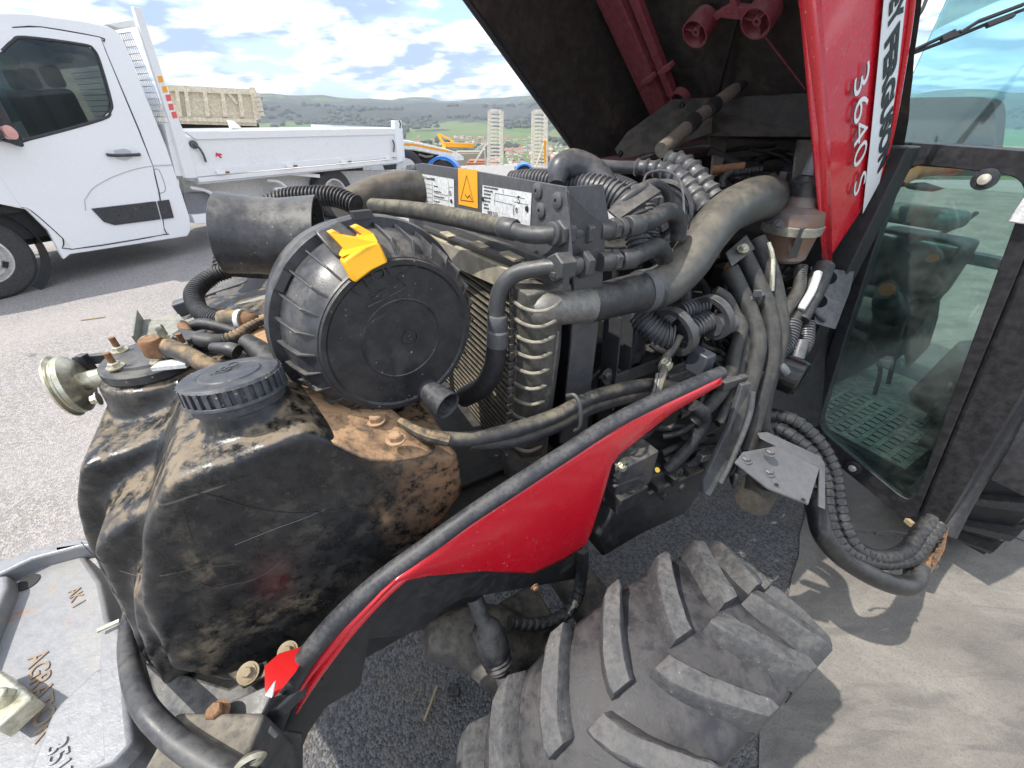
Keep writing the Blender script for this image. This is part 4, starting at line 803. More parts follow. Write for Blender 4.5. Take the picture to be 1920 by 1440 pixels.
bt = P(10, 1300, .60); MB().bar(P(-20, 1290, .60), P(42, 1345, .56), .04, .03).lathe(P(18, 1320, .575)+UP*.0, UP, [(0, 1e-4), (0, .02), (.01, .02), (.012, .014), (.03, .012), (.03, 1e-4)], 20).build('pin_clevis', M['zinc'], TR, bevel=.003)
MB().bolt(P(193, 1338, .60), V((-.8, .3, .5)), .008, .014).build('bolt', M['rust'], TR)
# ---- front wheel
AXL = T(.392, .112, .40); wr = .39
ty = dirty('tyre_rubber', (.022, .023, .028), .5, dust=(.115, .108, .106), da=.5, top=.2, sc=7, c2=(.036, .036, .039), bump=.7, bsc=200)
tyl = dirty('lug_rubber', (.055, .056, .06), .6, dust=(.17, .165, .155), da=.5, top=.25, sc=16, c2=(.085, .085, .088), spot=(.26, .25, .24), bump=1., bsc=160)
WH = empty('front_wheel', AXL, '', ''); 
for k in ('label', 'category'): del WH[k]
WH.parent = TR; WH.location = AXL-WL['tractor']
prof = [(-.09, .22), (-.105, .24), (-.125, .29), (-.13, .33), (-.128, .352), (-.120, .364), (-.105, .373), (-.06, .385), (0, .391), (.06, .385), (.105, .373), (.120, .364), (.128, .352), (.13, .33), (.125, .29), (.105, .24), (.09, .22)]
TY = MB().lathe(AXL, FV, prof, 120).build('tyre', ty, WH)
def onty(phi, v, r): return AXL + FV*v + (RU*sin(phi)+UP*cos(phi))*r
def rt_(v): return .391-1.6*abs(v)**2
rl_ = random.Random(4)
def lug(s, ph0, prev=[]):
    mb = MB(); rows = []; n = 10
    for i in range(n+1):
        f = i/n; v = s*(.004+.124*f); phi = ph0+radians(13)*(f**1.45); w0 = radians(2.45+.35*sin(3.1*f)-.35*(f > .95)); h = .030+.018*f*f
        r0 = rt_(v)-.006; r1 = rt_(v)+h - (.008 if f == 1 else 0) - (.004 if f == 0 else 0)
        sk = .16
        rows.append([onty(phi-w0*1.55, v, r0), onty(phi-w0*1.05, v, r1-.004), onty(phi-w0*.86, v, r1), onty(phi+w0*.86, v, r1), onty(phi+w0*1.05, v, r1-.004), onty(phi+w0*1.55, v, r0)])
    rows = [[sum(rows[0], V())/6]*6] + rows + [[onty(ph0+radians(13), s*.132, .32)]*6]
    rows = [[p+V((rl_.uniform(-1, 1), rl_.uniform(-1, 1), rl_.uniform(-1, 1)))*.0011 for p in r] for r in rows]
    mb.grid(rows, closed_v=True); return mb
for k in range(20):
    for s_, a_ in ((-1, -9+18*k), (1, -19+18*k)):
        lug(s_, radians(a_)).build('lug', tyl, TY, sharp=50, bevel=.0045, seg=3)
MB().lathe(AXL, FV, [(-.092, .228), (-.098, .216), (-.08, .21), (-.05, .19), (-.03, .12), (-.03, .03), (-.05, .03), (-.05, 1e-4)], 64).build('rim', dirty('silver_rim', (.45, .45, .45), .4, .2, dust=(.3, .27, .2), da=.4), WH)
# ---- rear wheel (seen right of the cab)
AR = T(2.35, .02, .58)
RW = empty('rear_wheel', AR, '', '')
for k in ('label', 'category'): del RW[k]
RW.parent = TR; RW.location = AR-WL['tractor']
RT = MB().lathe(AR, FV, [(-.13, .34), (-.165, .42), (-.17, .5), (-.15, .55), (-.05, .57), (.05, .57), (.15, .55), (.17, .5), (.165, .42), (.13, .34), (-.13, .34)], 96).build('tyre', ty, RW)
AXs, wrs = AXL, 1
def onr(phi, v, r): return AR + FV*v + (RU*sin(phi)+UP*cos(phi))*r
for k in range(20):
    for s in (-1, 1):
        rows = []; ph0 = radians(18*k+(9 if s > 0 else 0))
        for i in range(7):
            f = i/6; v = s*(.005+.165*f); phi = ph0+radians(13)*f; w0 = radians(1.6+.6*f); r0 = .555-.02*f; r1 = .60-.015*f
            rows.append([onr(phi-w0*1.4, v, r0), onr(phi-w0, v, r1), onr(phi+w0, v, r1), onr(phi+w0*1.4, v, r0)])
        rows = [[sum(rows[0], V())/4]*4]+rows+[[onr(ph0+radians(13), s*.172, .48)]*4]
        MB().grid(rows, closed_v=True).build('lug', tyl, RT, sharp=50)
MB().lathe(AR, FV, [(-.1, .36), (-.09, .33), (-.02, .2), (-.02, 1e-4)], 48).build('rim', M['steel2'], RW)
# ---- hood
vl, vr = .48, 1.2
def hl(x, y): return PV(x, y, vl)
# rim line in (u, z)
h0 = (1.204, 1.193); hd = (V((.773-1.204, 0, 1.64-1.193))).normalized(); LEN = 1.6
hn = V((-hd.z*-1, 0, 0)); nu, nz_ = hd.z, -hd.x     # perpendicular, up and back
def H(s, v, d): return T(h0[0]+hd.x*s+nu*d-(v-vl)/(vr-vl)*(.04+.11*max(0, s)), v, h0[1]+hd.z*s+nz_*d)
D = .30
side = [hl(1556, 492), hl(1551, 272), hl(1532, 0), ]
hoodred = M['red']
HP = empty('hood', H(0, .85, D), '', '')
for k in ('label', 'category'): del HP[k]
HP.parent = TR; HP.location = WL['hood']-WL['tractor']
# near side panel: outer skin with folded lip
sp_ = [H(-.02, vl, .0), H(LEN, vl, 0), H(LEN, vl, D), H(.42, vl, D+.01), H(.16, vl, D-.05)]
s2 = [hl(1544, 486), hl(1524, 250), hl(1503, 0), H(LEN, vl, -.0), H(LEN, vl, D), hl(1709, 0), hl(1690, 140), hl(1668, 264), hl(1641, 350), hl(1612, 400), hl(1553, 488)]
NP = MB().prism([p+FV*.0 for p in s2], FV*.005).build('hood_side', hoodred, HP, bevel=.002)
# bevelled lip facing forward
lip = MB().grid([[hl(1544, 486)+FV*.0, hl(1534, 250)+FV*.0, hl(1503, 0), H(LEN, vl, 0)], [hl(1556, 490)-FV*.006, hl(1551, 270)-FV*.006, hl(1533, 0)-FV*.006, H(LEN, vl, .03)-FV*.006]])
lo = lip.build('hood_lip', hoodred, HP); m_ = lo.modifiers.new('s', 'SOLIDIFY'); m_.thickness = .006
# white band and lettering on it
band = [(1649, 0), (1637, 140), (1625, 270), (1612, 400), (1643, 342), (1660, 260), (1676, 140), (1690, 0)]
WB = MB().prism([hl(x, y)-FV*.0066 for x, y in band]+[hl(1712, -160)-FV*.0066, hl(1662, -160)-FV*.0066], FV*.0006).build('white_band', M['white'], NP)
def htext(s, size, x, y, x2, y2, mat, par, bold=0, off=.0074, sxx=1., shear=0):
    a = hl(x, y)-FV*off; b = hl(x2, y2)-FV*off; xd = b-a; yd = FV.cross(xd)*-1; yd = yd if yd.dot(RU) > 0 else -yd
    text(s, size, a, xd, yd, mat, par, 'lettering', .0003, bold, sx=sxx, shear=shear)
def fit(s, size, bold=0):
    c = bpy.data.curves.new('x', 'FONT'); c.body = s; c.size = size; ob = bpy.data.objects.new('x', c); me = ob.to_mesh(); w = max(v.co.x for v in me.vertices); ob.to_mesh_clear(); bpy.data.objects.remove(ob); bpy.data.curves.remove(c); return w
NRM = RU*nu+UP*nz_                                   # from the open rim towards the hood's roof
RN = (H(1, vl, D)-H(0, vl, D)).cross(H(.5, vr, D)-H(.5, vl, D)).normalized(); RN = RN if RN.dot(NRM) > 0 else -RN
def HR(x, y, off=0): return hit(x, y, H(.3, vl, D)-RN*(off+.004), RN)
xd_h = -(RU*hd.x+UP*hd.z)
def hfit(s, h, x, y, x2, y2, mat, bold=0, ext=.0003, off=.0074, par=None, shear=0):
    a = hl(x, y)-FV*off; b = hl(x2, y2)-FV*off; L = (b-a).dot(xd_h); w = fit(s, h)
    text(s, h, a, xd_h, NRM, mat, par or NP, 'lettering', ext, bold, sx=L/w, shear=shear)
hfit('3640 S', .058, 1593, 146, 1579, 390, M['white'], bold=-.0004, shear=-.12)
hfit('3640 S', .058, 1591, 147.5, 1577, 391.5, M['ink'], bold=-.0012, off=.0069, shear=-.12)
hfit('FERGUSON', .048, 1652, 78, 1620, 345, M['ink'], bold=.0022, off=.0078, par=WB, shear=-.2)
hfit('MASSEY', .048, 1668, -140, 1652, 66, M['ink'], bold=.0022, off=.0078, par=WB, shear=-.2)
MB().tube([hl(1709, -100)-FV*.0, hl(1709, 0), hl(1690, 140), hl(1668, 262), hl(1641, 350)], .006, n=10).build('hood_bead', hoodred, HP)
# roof skin, liner, far side panel
MB().prism([H(.40, vl, D+.006), H(LEN, vl, D+.006), H(LEN, vr, D+.006), H(.40, vr, D+.006)], NRM*.006).build('hood_roof', hoodred, HP)
LN = MB()
nxr, nyr = 60, 40
rows = [[H(.02+(LEN-.02)*i/nxr, vl+.006+(vr-vl-.012)*j/nyr, D-.004-.006*noise.noise(V((i*.35, j*.35, 0)))) for j in range(nyr+1)] for i in range(nxr+1)]
LN.grid(rows).build('hood_liner', M['liner'], HP)
rows = [[H(-.0+(LEN)*i/nxr, vr-.004+.006*noise.noise(V((i*.4, j*.4, 5))), D*j/16) for j in range(17)] for i in range(nxr+1)]
MB().grid(rows).build('side_liner', M['liner'], HP)
MB().prism([H(0, vr+.004, 0), H(LEN, vr+.004, 0), H(LEN, vr+.004, D), H(0, vr+.004, D)], FV*.005).build('hood_side', hoodred, HP)
MB().tube([H(-.02, vr-.002, 0), H(.5, vr-.002, 0), H(LEN, vr-.002, 0)], .008, n=10).build('edge_bead', M['rubber2'], HP)
def beam(px, w, th, off, name, mat, **k):
    a = HR(*px[0], off); b = HR(*px[1], off); return MB().bar(a, b, w, th, NRM).build(name, mat, HP, bevel=.003, **k)
rb = beam(((1130, -40), (1248, 225)), .085, .025, .03, 'hood_rib', M['reddull'])
beam(((1178, -40), (1262, 178)), .028, .02, .035, 'hood_rib', M['reddull'])
for x, y in ((1205, 155), (1238, 135)): MB().bar(HR(x, y, .055), HR(x+22, y-14, .055), .012, .02, NRM).build('rib_clip', M['reddull'], rb, bevel=.001)
MB().lathe(HR(1280, 180, .03), -NRM, [(0, .03), (.02, .03), (.02, .024), (0, .024)], 24).build('hood_rib_eye', M['reddull'], HP)
for x, y in ((1325, 35), (1442, 12)):
    c = HR(x, y, .02); ck = MB().lathe(c, -NRM, [(-.0, .032), (.02, .034), (.045, .034), (.045, .031), (.02, .028), (.02, 1e-4)], 28).lathe(c, -NRM, [(.02, .011), (.04, .010), (.04, .005), (.02, .005)], 16)
    e_ = (FV-NRM*FV.dot(NRM)).normalized(); g_ = NRM.cross(e_)
    for a in (.4, 2.5, 4.6): d = e_*cos(a)+g_*sin(a); ck.bar(c+d*.009-NRM*.03, c+d*.030-NRM*.03, .003, .018, NRM)
    ck.build('latch_cup', M['reddull'], HP)
for a, b in (((1342, 30), (1385, 5)), ((1385, 15), (1425, 20)), ((1350, 22), (1395, 28)), ((1384, 30), (1375, -10))): MB().bar(HR(*a, .04), HR(*b, .04), .014, .012, NRM).build('latch_arm', M['reddull'], HP, bevel=.001)
beam(((1385, 20), (1345, 180)), .010, .01, .012, 'liner_wire', M['ink']); beam(((1398, 20), (1510, 168)), .004, .004, .012, 'liner_seam', M['reddull'])
# rear cross bracket (dark steel) with side wing and strut
cb_ = dirty('hinge_bracket', (.022, .022, .020), .7, dust=(.10, .09, .07), da=.6, top=.3, sc=7, bump=.6)
MB().prism([P(*q) for q in ((1265, 186, 1.10), (1528, 174, .95), (1533, 258, .97), (1330, 256, 1.04), (1250, 262, 1.07))], FV*.02).build('hinge_crossbar', cb_, HP, bevel=.003)
MB().prism([P(*q) for q in ((1155, 280, 1.14), (1178, 248, 1.13), (1262, 187, 1.095), (1340, 183, 1.05), (1335, 250, 1.03), (1232, 284, 1.08), (1165, 298, 1.12))], FV*.006).build('hinge_wing', cb_, HP, bevel=.001)
for x, y in ((1278, 198), (1163, 288)): MB().bolt(P(x, y, 1.08), -FV, .006, .006).build('bolt', M['dark'], HP)
str_ = dirty('flaking_strut', (.14, .13, .11), .5, .3, dust=(.2, .17, .12), da=.7, top=.3, sc=24, bump=.8)
tp([(1240, 282, .93), (1275, 252, .95), (1290, 238, .96)], [14, 13, 13], n=20).build('strut_sleeve', str_, HP)
tp([(1288, 240, .955), (1296, 232, .96), (1302, 226, .965)], [15, 15, 15], n=20).build('strut_collar', M['ink'], HP)
tp([(1300, 228, .965), (1330, 205, .985), (1365, 178, 1.0), (1378, 168, 1.01)], [12, 12, 12, 11], n=20).build('support_strut', str_, HP)
tp([(1328, 207, .975), (1336, 200, .98), (1342, 196, .985)], [13.5]*3, n=20).build('strut_collar', M['ink'], HP)
tp([(1374, 172, 1.005), (1385, 163, 1.01), (1396, 157, 1.02)], [9, 9, 6], n=14).build('strut_end', M['dark'], HP)
# hinge legs and bulkhead below the hood
leg = dirty('hinge_leg_zinc', (.13, .13, .115), .55, .2, dust=(.22, .19, .13), da=.6, top=.3)
for pts in (((1330, 256, 1.1), (1365, 256, 1.1), (1358, 300, 1.1), (1345, 330, 1.1), (1334, 332, 1.1), (1338, 290, 1.1)), ((1498, 262, 1.03), (1534, 262, 1.03), (1530, 288, 1.03), (1518, 310, 1.03), (1510, 340, 1.03), (1488, 340, 1.03), (1492, 300, 1.03))):
    MB().prism([P(*q) for q in pts], FV*.006).build('hinge_leg', leg, TR, bevel=.001)
bk = MB().prism([P(*q) for q in ((1200, 262, 1.33), (1570, 250, 1.18), (1580, 420, 1.2), (1200, 420, 1.35))], RU*.02).build('bulkhead', M['ink'], TR)
for pts in (((1260, 300), (1420, 275), (1530, 275)), ((1300, 330), (1400, 318), (1520, 315)), ((1380, 300), (1400, 298), (1440, 296))):
    MB().tube([P(x, y, 1.12) for x, y in pts], .006, n=8).build('loom', M['dark'], TR)
tp([(1200, 300, 1.1), (1240, 285, 1.09), (1300, 275, 1.08), (1330, 274, 1.07)], 4).build('cable', M['steel'], TR)
tp([(1335, 320, 1.0), (1365, 316, .99), (1395, 313, .98)], 8).build('dusty_rod', M['rust'], TR)
tp([(1370, 326, .98), (1400, 322, .97), (1430, 318, .96)], 6, style='corr', pitch=.008, amp=.2).build('corrugated_conduit', M['rubber'], TR)
tp([(1355, 355, .95), (1357, 335, .96), (1372, 322, .97)], 6, style='corr', pitch=.007, amp=.2).build('corrugated_conduit', M['rubber'], TR)
MB().prism([P(*q) for q in ((1100, 300, 1.3), (1160, 292, 1.3), (1250, 270, 1.3), (1330, 262, 1.25), (1325, 290, 1.2), (1200, 300, 1.2), (1120, 310, 1.25))], FV*.01).build('far_inner_panel', M['reddull'], TR)
MB().prism([P(*q) for q in ((1040, 296, 1.32), (1065, 290, 1.32), (1070, 310, 1.32), (1040, 316, 1.32))], FV*.03).build('indicator_lamp', plain('amber', (.6, .14, .04), .3), TR, bevel=.004)
# ---- cab
CU = 1.42
gl_ = glass('green_tinted_glass', (.64, .80, .765), 1.6, .02, (.42, .48, .44), .26)
def cu(x, y, d=0): return PU(x, y, CU+d)
def rrect(pts, r, n=6):
    out = []; k = len(pts)
    for i in range(k):
        a, b, c = pts[i-1], pts[i], pts[(i+1) % k]; d0 = (a-b); d1 = (c-b); r0 = min(r, d0.length*.45); r1 = min(r, d1.length*.45)
        p0 = b+d0.normalized()*r0; p1 = b+d1.normalized()*r1
        for j in range(n+1): t = j/n; out.append(p0*(1-t)**2+b*2*t*(1-t)+p1*t*t)
    return out
gin = rrect([cu(1692, 305), cu(1935, 332), cu(1712, 948), cu(1533, 800)], .05)
gout = rrect([cu(1672, 284), cu(1990, 318), cu(1712, 985), cu(1505, 818)], .06)
DR = MB().prism(gin, RU*.005).build('front_lower_glass', gl_, TR)
fm_ = dirty('black_frame_rubber', (.012, .0122, .0145), .45, dust=(.12, .115, .105), da=.2, top=.15, sc=9)
MB().prism([p-RU*.004 for p in gout], RU*.035, holes=[[p-RU*.004 for p in gin]]).build('glass_frame', fm_, TR, bevel=.003)
# far strip + A pillar + right outer pillar
MB().prism([cu(1672, 284, .01), cu(1672, 284, .01)+T(0, .02, 0), cu(1505, 818, .01)+T(0, .06, -.02), cu(1505, 818, .01)], RU*.05).build('inner_pillar', fm_, TR)
tp([(1648, 345, 1.0), (1600, 465, 1.07), (1578, 525, 1.12)], [15, 15, 14], n=12).build('rubber_flap', M['rubber2'], TR)
MB().prism([P(*q) for q in ((1570, 560, 1.22), (1530, 800, 1.32), (1440, 770, 1.3), (1470, 600, 1.25))], RU*.02).build('footwell_panel', M['dark'], TR)
pr = MB(); pr.prism([cu(1990, 318, .0), cu(1712, 985, .0), cu(1757, 1005, .0), cu(2120, 400, .0)], RU*.06); pr.build('a_pillar', fm_, TR, bevel=.01)
tp([(1935, 655, 1.02), (1870, 800, 1.10), (1800, 920, 1.17), (1765, 1000, 1.18)], [26, 25, 24, 20], n=20).build('hand_rail', fm_, TR)
tp([(1930, 740, 1.12), (1860, 860, 1.18), (1830, 920, 1.2)], 5, n=8).build('worn_edge', M['steel2'], TR)
MB().bar(P(1545, 262, 1.13), P(1560, 262, 1.11), .01, .01).build('clip', M['dark'], TR)
# scuttle, windscreen, seat behind
MB().prism([cu(1640, 262, -.004), cu(2150, 300, -.004), cu(2150, 345, -.004), cu(1655, 306, -.004), ], RU*.09).build('scuttle', fm_, TR, bevel=.006)
ws = [cu(1655, 262, .0), cu(2200, 290, .0), cu(2200, 290, .35)+UP*.6, cu(1655, 262, .35)+UP*.6]
wsg = glass('windscreen_tint', (.62, .86, .90), .9, .0, (.4, .4, .4), .05)
MB().prism(ws, RU*.005).build('windscreen', wsg, TR)
rf_ = MB().box(T(2.15, .78, 2.42), 1.15, 1.5, .12, RU, FV, UP).build('cab_roof', M['red'], TR, bevel=.05, seg=4)
for a_, b_ in ((T(1.5, .04, 1.45), T(1.72, .10, 2.38)), (T(1.5, 1.5, 1.4), T(1.72, 1.46, 2.38)), (T(2.62, .06, 1.05), T(2.60, .12, 2.38)), (T(2.62, 1.5, 1.05), T(2.60, 1.46, 2.38))): MB().bar(a_, b_, .05, .05).build('cab_pillar', fm_, TR, bevel=.008)
# cab interior: floor, mat, side and rear walls, seat, console, steering column
dk = plain('cab_grey_trim', (.05, .052, .055), .6, var=(.075, .078, .08))
fl_ = dirty('cab_floor_mat', (.08, .095, .09), .4, dust=(.62, .62, .5), da=.95, top=.75, sc=9, bump=.8)
CF = TB(1.46, 2.3, .10, 1.45, .55, .59).build('cab_floor', dk, TR)
MT = TB(1.47, 2.1, .13, .62, .592, .602).build('floor_mat', fl_, TR, bevel=.002)
for i in range(9):
    for j in range(8):
        u = 1.49+i*.035+(.5 if j % 2 else 0)*.02; v = .15+j*.042
        TB(u, u+.022, v, v+.026, .602, .607).build('mat_stud', fl_, MT)
TB(1.46, 2.3, .095, .10, .55, .72).build('door_sill', dk, TR); TB(1.5, 2.5, 1.44, 1.47, .55, .95).build('cab_side', dk, TR)
TB(2.28, 2.34, .5, 1.2, .55, .80).build('cab_rear_wall', dk, TR)
TB(2.40, 2.45, .05, 1.45, 1.0, 1.04).build('rear_sill', dk, TR)
seatm = plain('seat_fabric', (.055, .058, .06), .8, var=(.09, .09, .09))
S_ = MB().box(T(1.95, .62, .92), .42, .42, .12, RU, FV, UP).build('seat_cushion', seatm, TR, bevel=.04, seg=4)
MB().prism([p for p in rrect([PU(1685, 183, 2.15), PU(1860, 181, 2.15), PU(1868, 215, 2.15), PU(1855, 330, 2.15), PU(1690, 330, 2.15)], .05)], RU*.10).build('seat_back', plain('seat_brown', (.14, .085, .08), .8), TR, bevel=.02, seg=3)
MB().box(T(1.92, .62, .75), .3, .32, .26, RU, FV, UP).build('seat_base', M['ink'], TR, bevel=.02)
MB().lathe(T(1.66, .50, 1.32), V((.05, 0, 1)), [(0, 1e-4), (0, .03), (.01, .05), (.02, 1e-4)], 24).build('wheel_hub', M['dark'], TR)
swc = P(1740, 330, 1.25)
org = plain('orange_trim', (.7, .16, .03), .45)
MB().tube([P(1690, 345, 1.12), P(1715, 325, 1.12), P(1760, 316, 1.12), P(1800, 318, 1.13)], [.010, .018, .018, .010], n=14).build('orange_grip', org, TR)
MB().box(P(1728, 405, 1.22), .12, .20, .05, RU, FV, UP).build('dash_pod', dirty('dash_pod_grey', (.06, .075, .072), .5, dust=(.3, .3, .26), da=.3, top=.4), TR, bevel=.02, seg=4)
MB().box(P(1705, 490, 1.30), .16, .24, .18, RU, FV, UP).box(P(1680, 600, 1.42), .12, .14, .28, RU, FV, UP).cyl(P(1662, 560, 1.17), P(1680, 600, 1.42), .04).build('console', plain('console_black', (.012, .013, .014), .4), TR, mods=0)
remesh(bpy.data.objects['console'], .012, 22)
for x, y, t, r in ((1748, 484, 1.12, .012), (1662, 543, 1.16, .018)):
    c = P(x, y, t); MB().lathe(c, (CAM-c), [(-.03, 1e-4), (-.03, r*.8), (0, r*1.5), (.004, r*1.5), (.004, 1e-4)], 24).build('knob', M['black'], TR)
    MB().lathe(c+(CAM-c).normalized()*.004, (CAM-c), [(0, 1e-4), (0, r*1.1), (.002, r), (.002, 1e-4)], 24).build('knob_cap', org, TR)
for pts in (((1760, 440, 1.3), (1800, 420, 1.3), (1830, 400, 1.32)), ((1630, 640, 1.4), (1650, 690, 1.42), (1640, 740, 1.45)), ((1720, 500, 1.3), (1690, 620, 1.35), (1665, 720, 1.4))):
    MB().tube([P(*q) for q in pts], .007, n=10).build('lever', M['ink'], TR)
MB().prism([P(*q) for q in ((1735, 520, 1.3), (1760, 535, 1.3), (1752, 600, 1.35), (1735, 655, 1.4), (1700, 690, 1.42), (1690, 640, 1.4), (1710, 560, 1.33))], RU*.03).build('boot_gaiter', dk, TR)
MB().lathe(T(2.0, .17, .61), UP, [(0, 1e-4), (0, .14), (.22, .11), (.24, .08), (.24, 1e-4)], 30).build('bucket_shaped_bin', dk, TR)
for x, y, r in ((1150+698, 336, .022), (1601, 876, .021)):
    c = cu(x, y, -.002); MB().lathe(c, -RU, [(0, 1e-4), (0, r), (.008, r), (.010, r*.6), (.010, 1e-4)], 28).build('hinge_washer', M['rubber2'], TR)
    MB().lathe(c-RU*.010, -RU, [(0, 1e-4), (0, r*.52), (.004, r*.45), (.006, 1e-4)], 20).build('hinge_cap', dirty('cream_cap', (.5, .49, .42), .3, .3, da=.1, top=.1), TR)
MB().box(cu(1925, 395, -.02), .02, .03, .05, RU, FV, UP).build('work_lamp', M['label'], TR, bevel=.003)
# wiper
wp = MB(); wa = [cu(1690, 105, .0), cu(1790, 62, .02), cu(1850, 45, .03), cu(1990, -10, .05)]
wa = [P(1690, 108, .80), P(1770, 78, .80), P(1850, 45, .80), P(1960, 2, .80)]
for a, b in zip(wa, wa[1:]): wp.bar(a, b, .004, .006, RU)
wp.build('wiper_blade', M['ink'], TR)
for a, b, w in (((1712, 95, .795), (1790, 58, .795), .004), ((1765, 74, .793), (1800, 62, .793), .010), ((1800, 62, .79), (1835, 40, .79), .004), ((1835, 40, .79), (1920, 8, .79), .005), ((1850, 48, .79), (1900, 28, .79), .009)):
    MB().bar(P(*a), P(*b), w, .006, RU).build('wiper_bridge', M['ink'], TR)
tp([(1740, -10, .80), (1728, 20, .80), (1705, 55, .80), (1696, 85, .79)], 3).build('wiper_arm', M['ink'], TR)
# rear mudguard strip near rear tyre
MB().prism([T(1.75, -.12, 1.0), T(1.62, -.12, .8), T(1.60, -.12, .62), T(1.63, -.12, .62), T(1.66, -.12, .8), T(1.80, -.12, .98)], FV*.28).build('mudguard', fm_, TR, bevel=.004)
# ================================================================ SETTING
q = NB('asphalt'); q.co = q.geo.outputs['Position']
n1 = q.noise(130, 4, .65); n2 = q.noise(1.1, 6, .6, .3); v1_ = q.vor(150); v2_ = q.vor(95, out=1)
st = q.N.new('ShaderNodeSeparateColor'); q.L.new(v2_, st.inputs[0])
c = q.mix(q.step(st.outputs[0], .15, .95), (.27, .252, .24), (.44, .402, .38))
c = q.mix(q.math('MULTIPLY', q.step(n1, .46, .62), .55), c, (.17, .16, .155))
c = q.mix(q.math('MULTIPLY', q.step(n2, .40, .68), .45), c, (.42, .385, .365))
o1 = q.noise(2.1, 5, .6, .6, (4, 4, 1)); c = q.mix(q.math('MULTIPLY', q.step(o1, .66, .72), .5), c, (.07, .07, .07))
d1_ = q.noise(4.3, 6, .7, .2, (9, 3, 1)); c = q.mix(q.math('MULTIPLY', q.step(d1_, .55, .72), q.math('MULTIPLY', q.step(n1, .4, .6), .7)), c, (.32, .27, .21))
q.set('Base Color', c); q.set('Roughness', .88); q.bump(q.math('SUBTRACT', q.math('MULTIPLY', n1, .6), v1_), .8, .006); M['asphalt'] = q.m
q = NB('concrete'); q.co = q.geo.outputs['Position']
n1 = q.noise(1.8, 8, .7, .4, (0, 0, 0), (1, 1.6, 1)); n2 = q.noise(22, 6, .7); n3 = q.noise(160, 3, .6); n4 = q.noise(6, 5, .6, .8, (4, 1, 1), (.5, 2, 1))
c = q.mix(q.step(n1, .32, .68), (.14, .128, .112), (.27, .25, .22)); c = q.mix(q.math('MULTIPLY', q.step(n2, .42, .7), .6), c, (.18, .165, .148))
c = q.mix(q.math('MULTIPLY', q.step(n4, .54, .66), .5), c, (.10, .095, .088)); c = q.mix(q.math('MULTIPLY', q.step(q.vor(60), .12, .05), .5), c, (.1, .095, .09))
c = q.mix(q.math('MULTIPLY', q.step(n3, .50, .68), .45), c, (.11, .10, .09)); n5 = q.noise(420, 2, .5); c = q.mix(q.math('MULTIPLY', q.step(n5, .55, .7), .4), c, (.36, .34, .30))
q.set('Base Color', c); q.set('Roughness', .85); b1 = q.bump(n3, .7, .003); q.bump(n2, .4, .004, b1); M['concrete'] = q.m
lot = MB()
lot.prism([V((x, y, .002)) for x, y in ((-40, -25), (40, -25), (40, 11.5), (16, 12.2), (2, 12.6), (-1.5, 14), (-5, 17), (-12, 24), (-40, 24))], V((0, 0, -.5)))
lot.build('asphalt_yard', M['asphalt'], kind='structure')
# concrete slab: left edge runs through photo points
aq = NB('shaded_asphalt'); aq.co = aq.geo.outputs['Position']  # asphalt darkened in colour to carry the tractor's ground shade
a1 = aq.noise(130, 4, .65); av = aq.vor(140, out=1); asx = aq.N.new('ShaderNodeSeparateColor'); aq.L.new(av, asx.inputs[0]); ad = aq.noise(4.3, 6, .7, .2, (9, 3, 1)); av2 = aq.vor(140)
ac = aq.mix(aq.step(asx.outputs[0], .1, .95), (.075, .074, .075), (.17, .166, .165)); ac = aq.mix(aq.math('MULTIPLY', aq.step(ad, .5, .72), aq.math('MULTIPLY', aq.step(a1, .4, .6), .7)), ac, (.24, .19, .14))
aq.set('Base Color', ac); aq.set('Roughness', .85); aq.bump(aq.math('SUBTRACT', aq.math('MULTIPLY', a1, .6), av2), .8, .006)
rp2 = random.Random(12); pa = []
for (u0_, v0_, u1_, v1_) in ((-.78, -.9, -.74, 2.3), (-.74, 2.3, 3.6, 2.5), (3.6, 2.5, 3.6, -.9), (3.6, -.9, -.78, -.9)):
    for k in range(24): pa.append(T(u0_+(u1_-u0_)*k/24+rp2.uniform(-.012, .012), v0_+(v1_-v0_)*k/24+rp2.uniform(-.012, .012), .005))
MB().prism(pa, V((0, 0, -.02))).build('ground_shade_patch', aq.m, kind='structure')  # darker polygon that paints the tractor's shade onto the yard
e0, e1 = PZ(1503, 985, .010), PZ(1478, 1120, .010); ed = (e0-e1).normalized(); er = V((ed.y, -ed.x, 0))
pts = [e1-ed*6]
rnd = random.Random(2)
k = -5.9
while k < 14: pts.append(e1+ed*k+er*rnd.uniform(-.012, .012)); k += .12
MB().prism(pts+[e1+ed*14+er*14, e1-ed*6+er*14], V((0, 0, -.05))).build('concrete_slab', M['concrete'], kind='structure')
j = e1+ed*.9; MB().prism([j+er*.3+UP*.0012, j+er*14+ed*-.8+UP*.0012, j+er*14+ed*-.794+UP*.0012, j+er*.3+ed*.006+UP*.0012], UP*.001).build('slab_joint', M['ink'], kind='structure')
